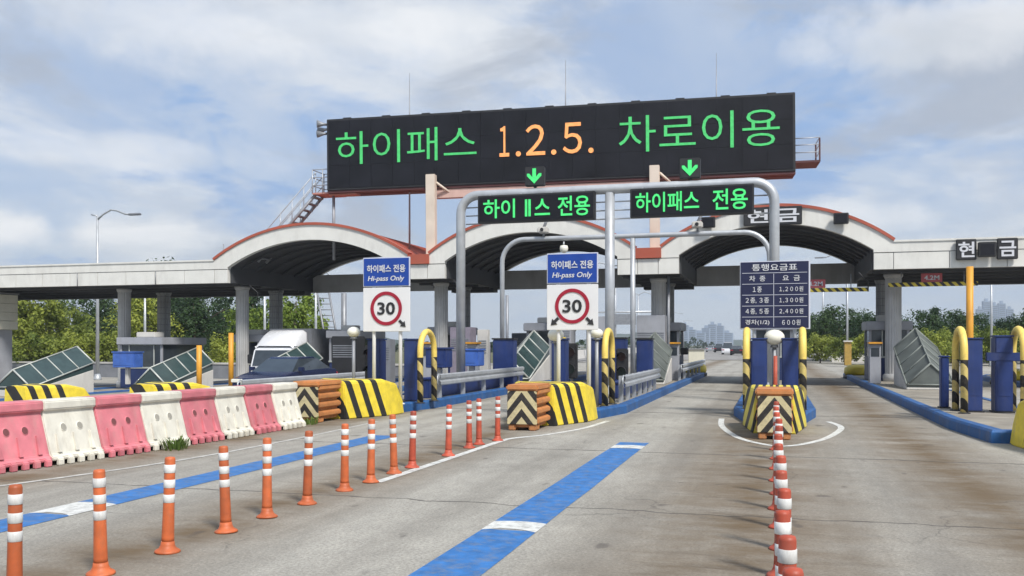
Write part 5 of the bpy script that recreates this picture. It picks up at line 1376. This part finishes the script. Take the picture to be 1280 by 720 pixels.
cx = mth('DIVIDE', sp.outputs['X'], zz); cy = mth('DIVIDE', sp.outputs['Y'], zz)
cb = N.new('ShaderNodeCombineXYZ'); Lk.new(cx, cb.inputs[0]); Lk.new(cy, cb.inputs[1])
def nz(scale, detail, rough, loc, dist=0.0, sc=(1, 1, 1)):
    mp = N.new('ShaderNodeMapping'); mp.inputs['Location'].default_value = loc; mp.inputs['Scale'].default_value = sc; Lk.new(cb.outputs[0], mp.inputs['Vector'])
    n = N.new('ShaderNodeTexNoise'); n.inputs['Scale'].default_value = scale; n.inputs['Detail'].default_value = detail; n.inputs['Roughness'].default_value = rough; n.inputs['Distortion'].default_value = dist
    Lk.new(mp.outputs['Vector'], n.inputs['Vector']); return n.outputs['Fac']
def mixc(f, a, b):
    n = N.new('ShaderNodeMix'); n.data_type = 'RGBA'
    if isinstance(f, float): n.inputs['Factor'].default_value = f
    else: Lk.new(f, n.inputs['Factor'])
    for s_, v in (('A', a), ('B', b)):
        if isinstance(v, tuple): n.inputs[s_].default_value = (*v, 1)
        else: Lk.new(v, n.inputs[s_])
    return n.outputs['Result']
veil = mixc(mr(nz(.9, 8, .6, (1, 4, 0), .5, (1, .6, 1)), .36, .62), (2.0, 2.65, 3.85), (3.1, 3.5, 4.15))      # thin high veil, blue grey
base = mixc(.86, sky.outputs['Color'], veil)
bluegap = mr(nz(1.3, 8, .62, (6.1, 1.3, 0), .7), .50, .62)
base = mixc(mth('MULTIPLY', bluegap, .85), base, (1.45, 2.4, 4.1))
cl = mr(nz(1.5, 11, .62, (2.3, 8.2, 0), .5, (1, .7, 1)), .44, .64)
shade = nz(2.4, 6, .6, (5, 5, 0), .3)
ccol = mixc(mr(shade, .36, .62), (3.1, 3.45, 4.0), (4.5, 4.65, 4.8))
base = mixc(mth('MULTIPLY', cl, .8), base, ccol)
# grey cloud underside patches high up
gr = mr(nz(1.2, 8, .62, (9.4, 3.1, 0), .5), .50, .66)
base = mixc(mth('MULTIPLY', gr, .85), base, (2.35, 2.62, 3.1))
# low cumulus puffs: direction-based lumps broken up by noise
nrm = N.new('ShaderNodeVectorMath'); nrm.operation = 'NORMALIZE'; Lk.new(tc.outputs['Generated'], nrm.inputs[0])
dn = N.new('ShaderNodeTexNoise'); dn.inputs['Scale'].default_value = 16; dn.inputs['Detail'].default_value = 7; dn.inputs['Roughness'].default_value = .6; Lk.new(nrm.outputs[0], dn.inputs['Vector'])
def puff(px, py, rx, ry, amt):
    a = math.atan2(328, 1150); s, c = math.sin(a), math.cos(a); u = (px-640)/1150; v = (430-py)/1150
    az = math.atan2(-s+u*c, c+u*s); el = math.atan2(v, math.hypot(1, u))
    A_ = N.new('ShaderNodeMath'); A_.operation = 'ARCTAN2'; Lk.new(sp.outputs['X'], A_.inputs[0]); Lk.new(sp.outputs['Y'], A_.inputs[1])
    E_ = mth('ARCSINE', sp.outputs['Z'])
    dx = mth('DIVIDE', mth('SUBTRACT', A_.outputs[0], az), rx/1150); dy = mth('DIVIDE', mth('SUBTRACT', E_, el), ry/1150)
    r_ = mth('SQRT', mth('ADD', mth('MULTIPLY', dx, dx), mth('MULTIPLY', dy, dy)))
    r2 = mth('ADD', r_, mth('MULTIPLY', mth('SUBTRACT', dn.outputs['Fac'], .5), 1.7))
    return mth('MULTIPLY', mr(r2, .45, 1.15, 1, 0), amt)
pf = None
for a_ in ((5, 285, 55, 30, 1), (185, 298, 90, 30, 1), (330, 30, 330, 50, .45), (1180, 40, 170, 45, .55), (1060, 275, 90, 30, .7), (1190, 320, 120, 22, .5), (120, 190, 200, 25, .35)):
    q = puff(*a_); pf = q if pf is None else mth('MAXIMUM', pf, q)
base = mixc(pf, base, mixc(mr(shade, .3, .65), (4.2, 4.4, 4.6), (5.6, 5.6, 5.6)))
# pale horizon
hzf = mr(sp.outputs['Z'], 0.0, .16, .75, 0)
base = mixc(hzf, base, (3.6, 4.05, 4.4))
Lk.new(base, bg.inputs['Color'])
sl = bpy.data.lights.new('sun', 'SUN'); sl.energy = 2.8; sl.angle = R(11); sl.color = (1, .96, .9)
so = bpy.data.objects.new('sun', sl); COL.objects.link(so)
az, el = R(SUN_AZ), R(SUN_EL); dirv = Vector((math.sin(az)*math.cos(el), math.cos(az)*math.cos(el), math.sin(el)))
so.rotation_euler = dirv.to_track_quat('Z', 'Y').to_euler()

scn.view_settings.view_transform = 'Standard'; scn.view_settings.look = 'None'; scn.view_settings.gamma = 1
scn.view_settings.exposure = .66; scn.view_settings.use_curve_mapping = False
scn.cycles.volume_bounces = 0; scn.cycles.max_bounces = 6; scn.cycles.use_denoising = True
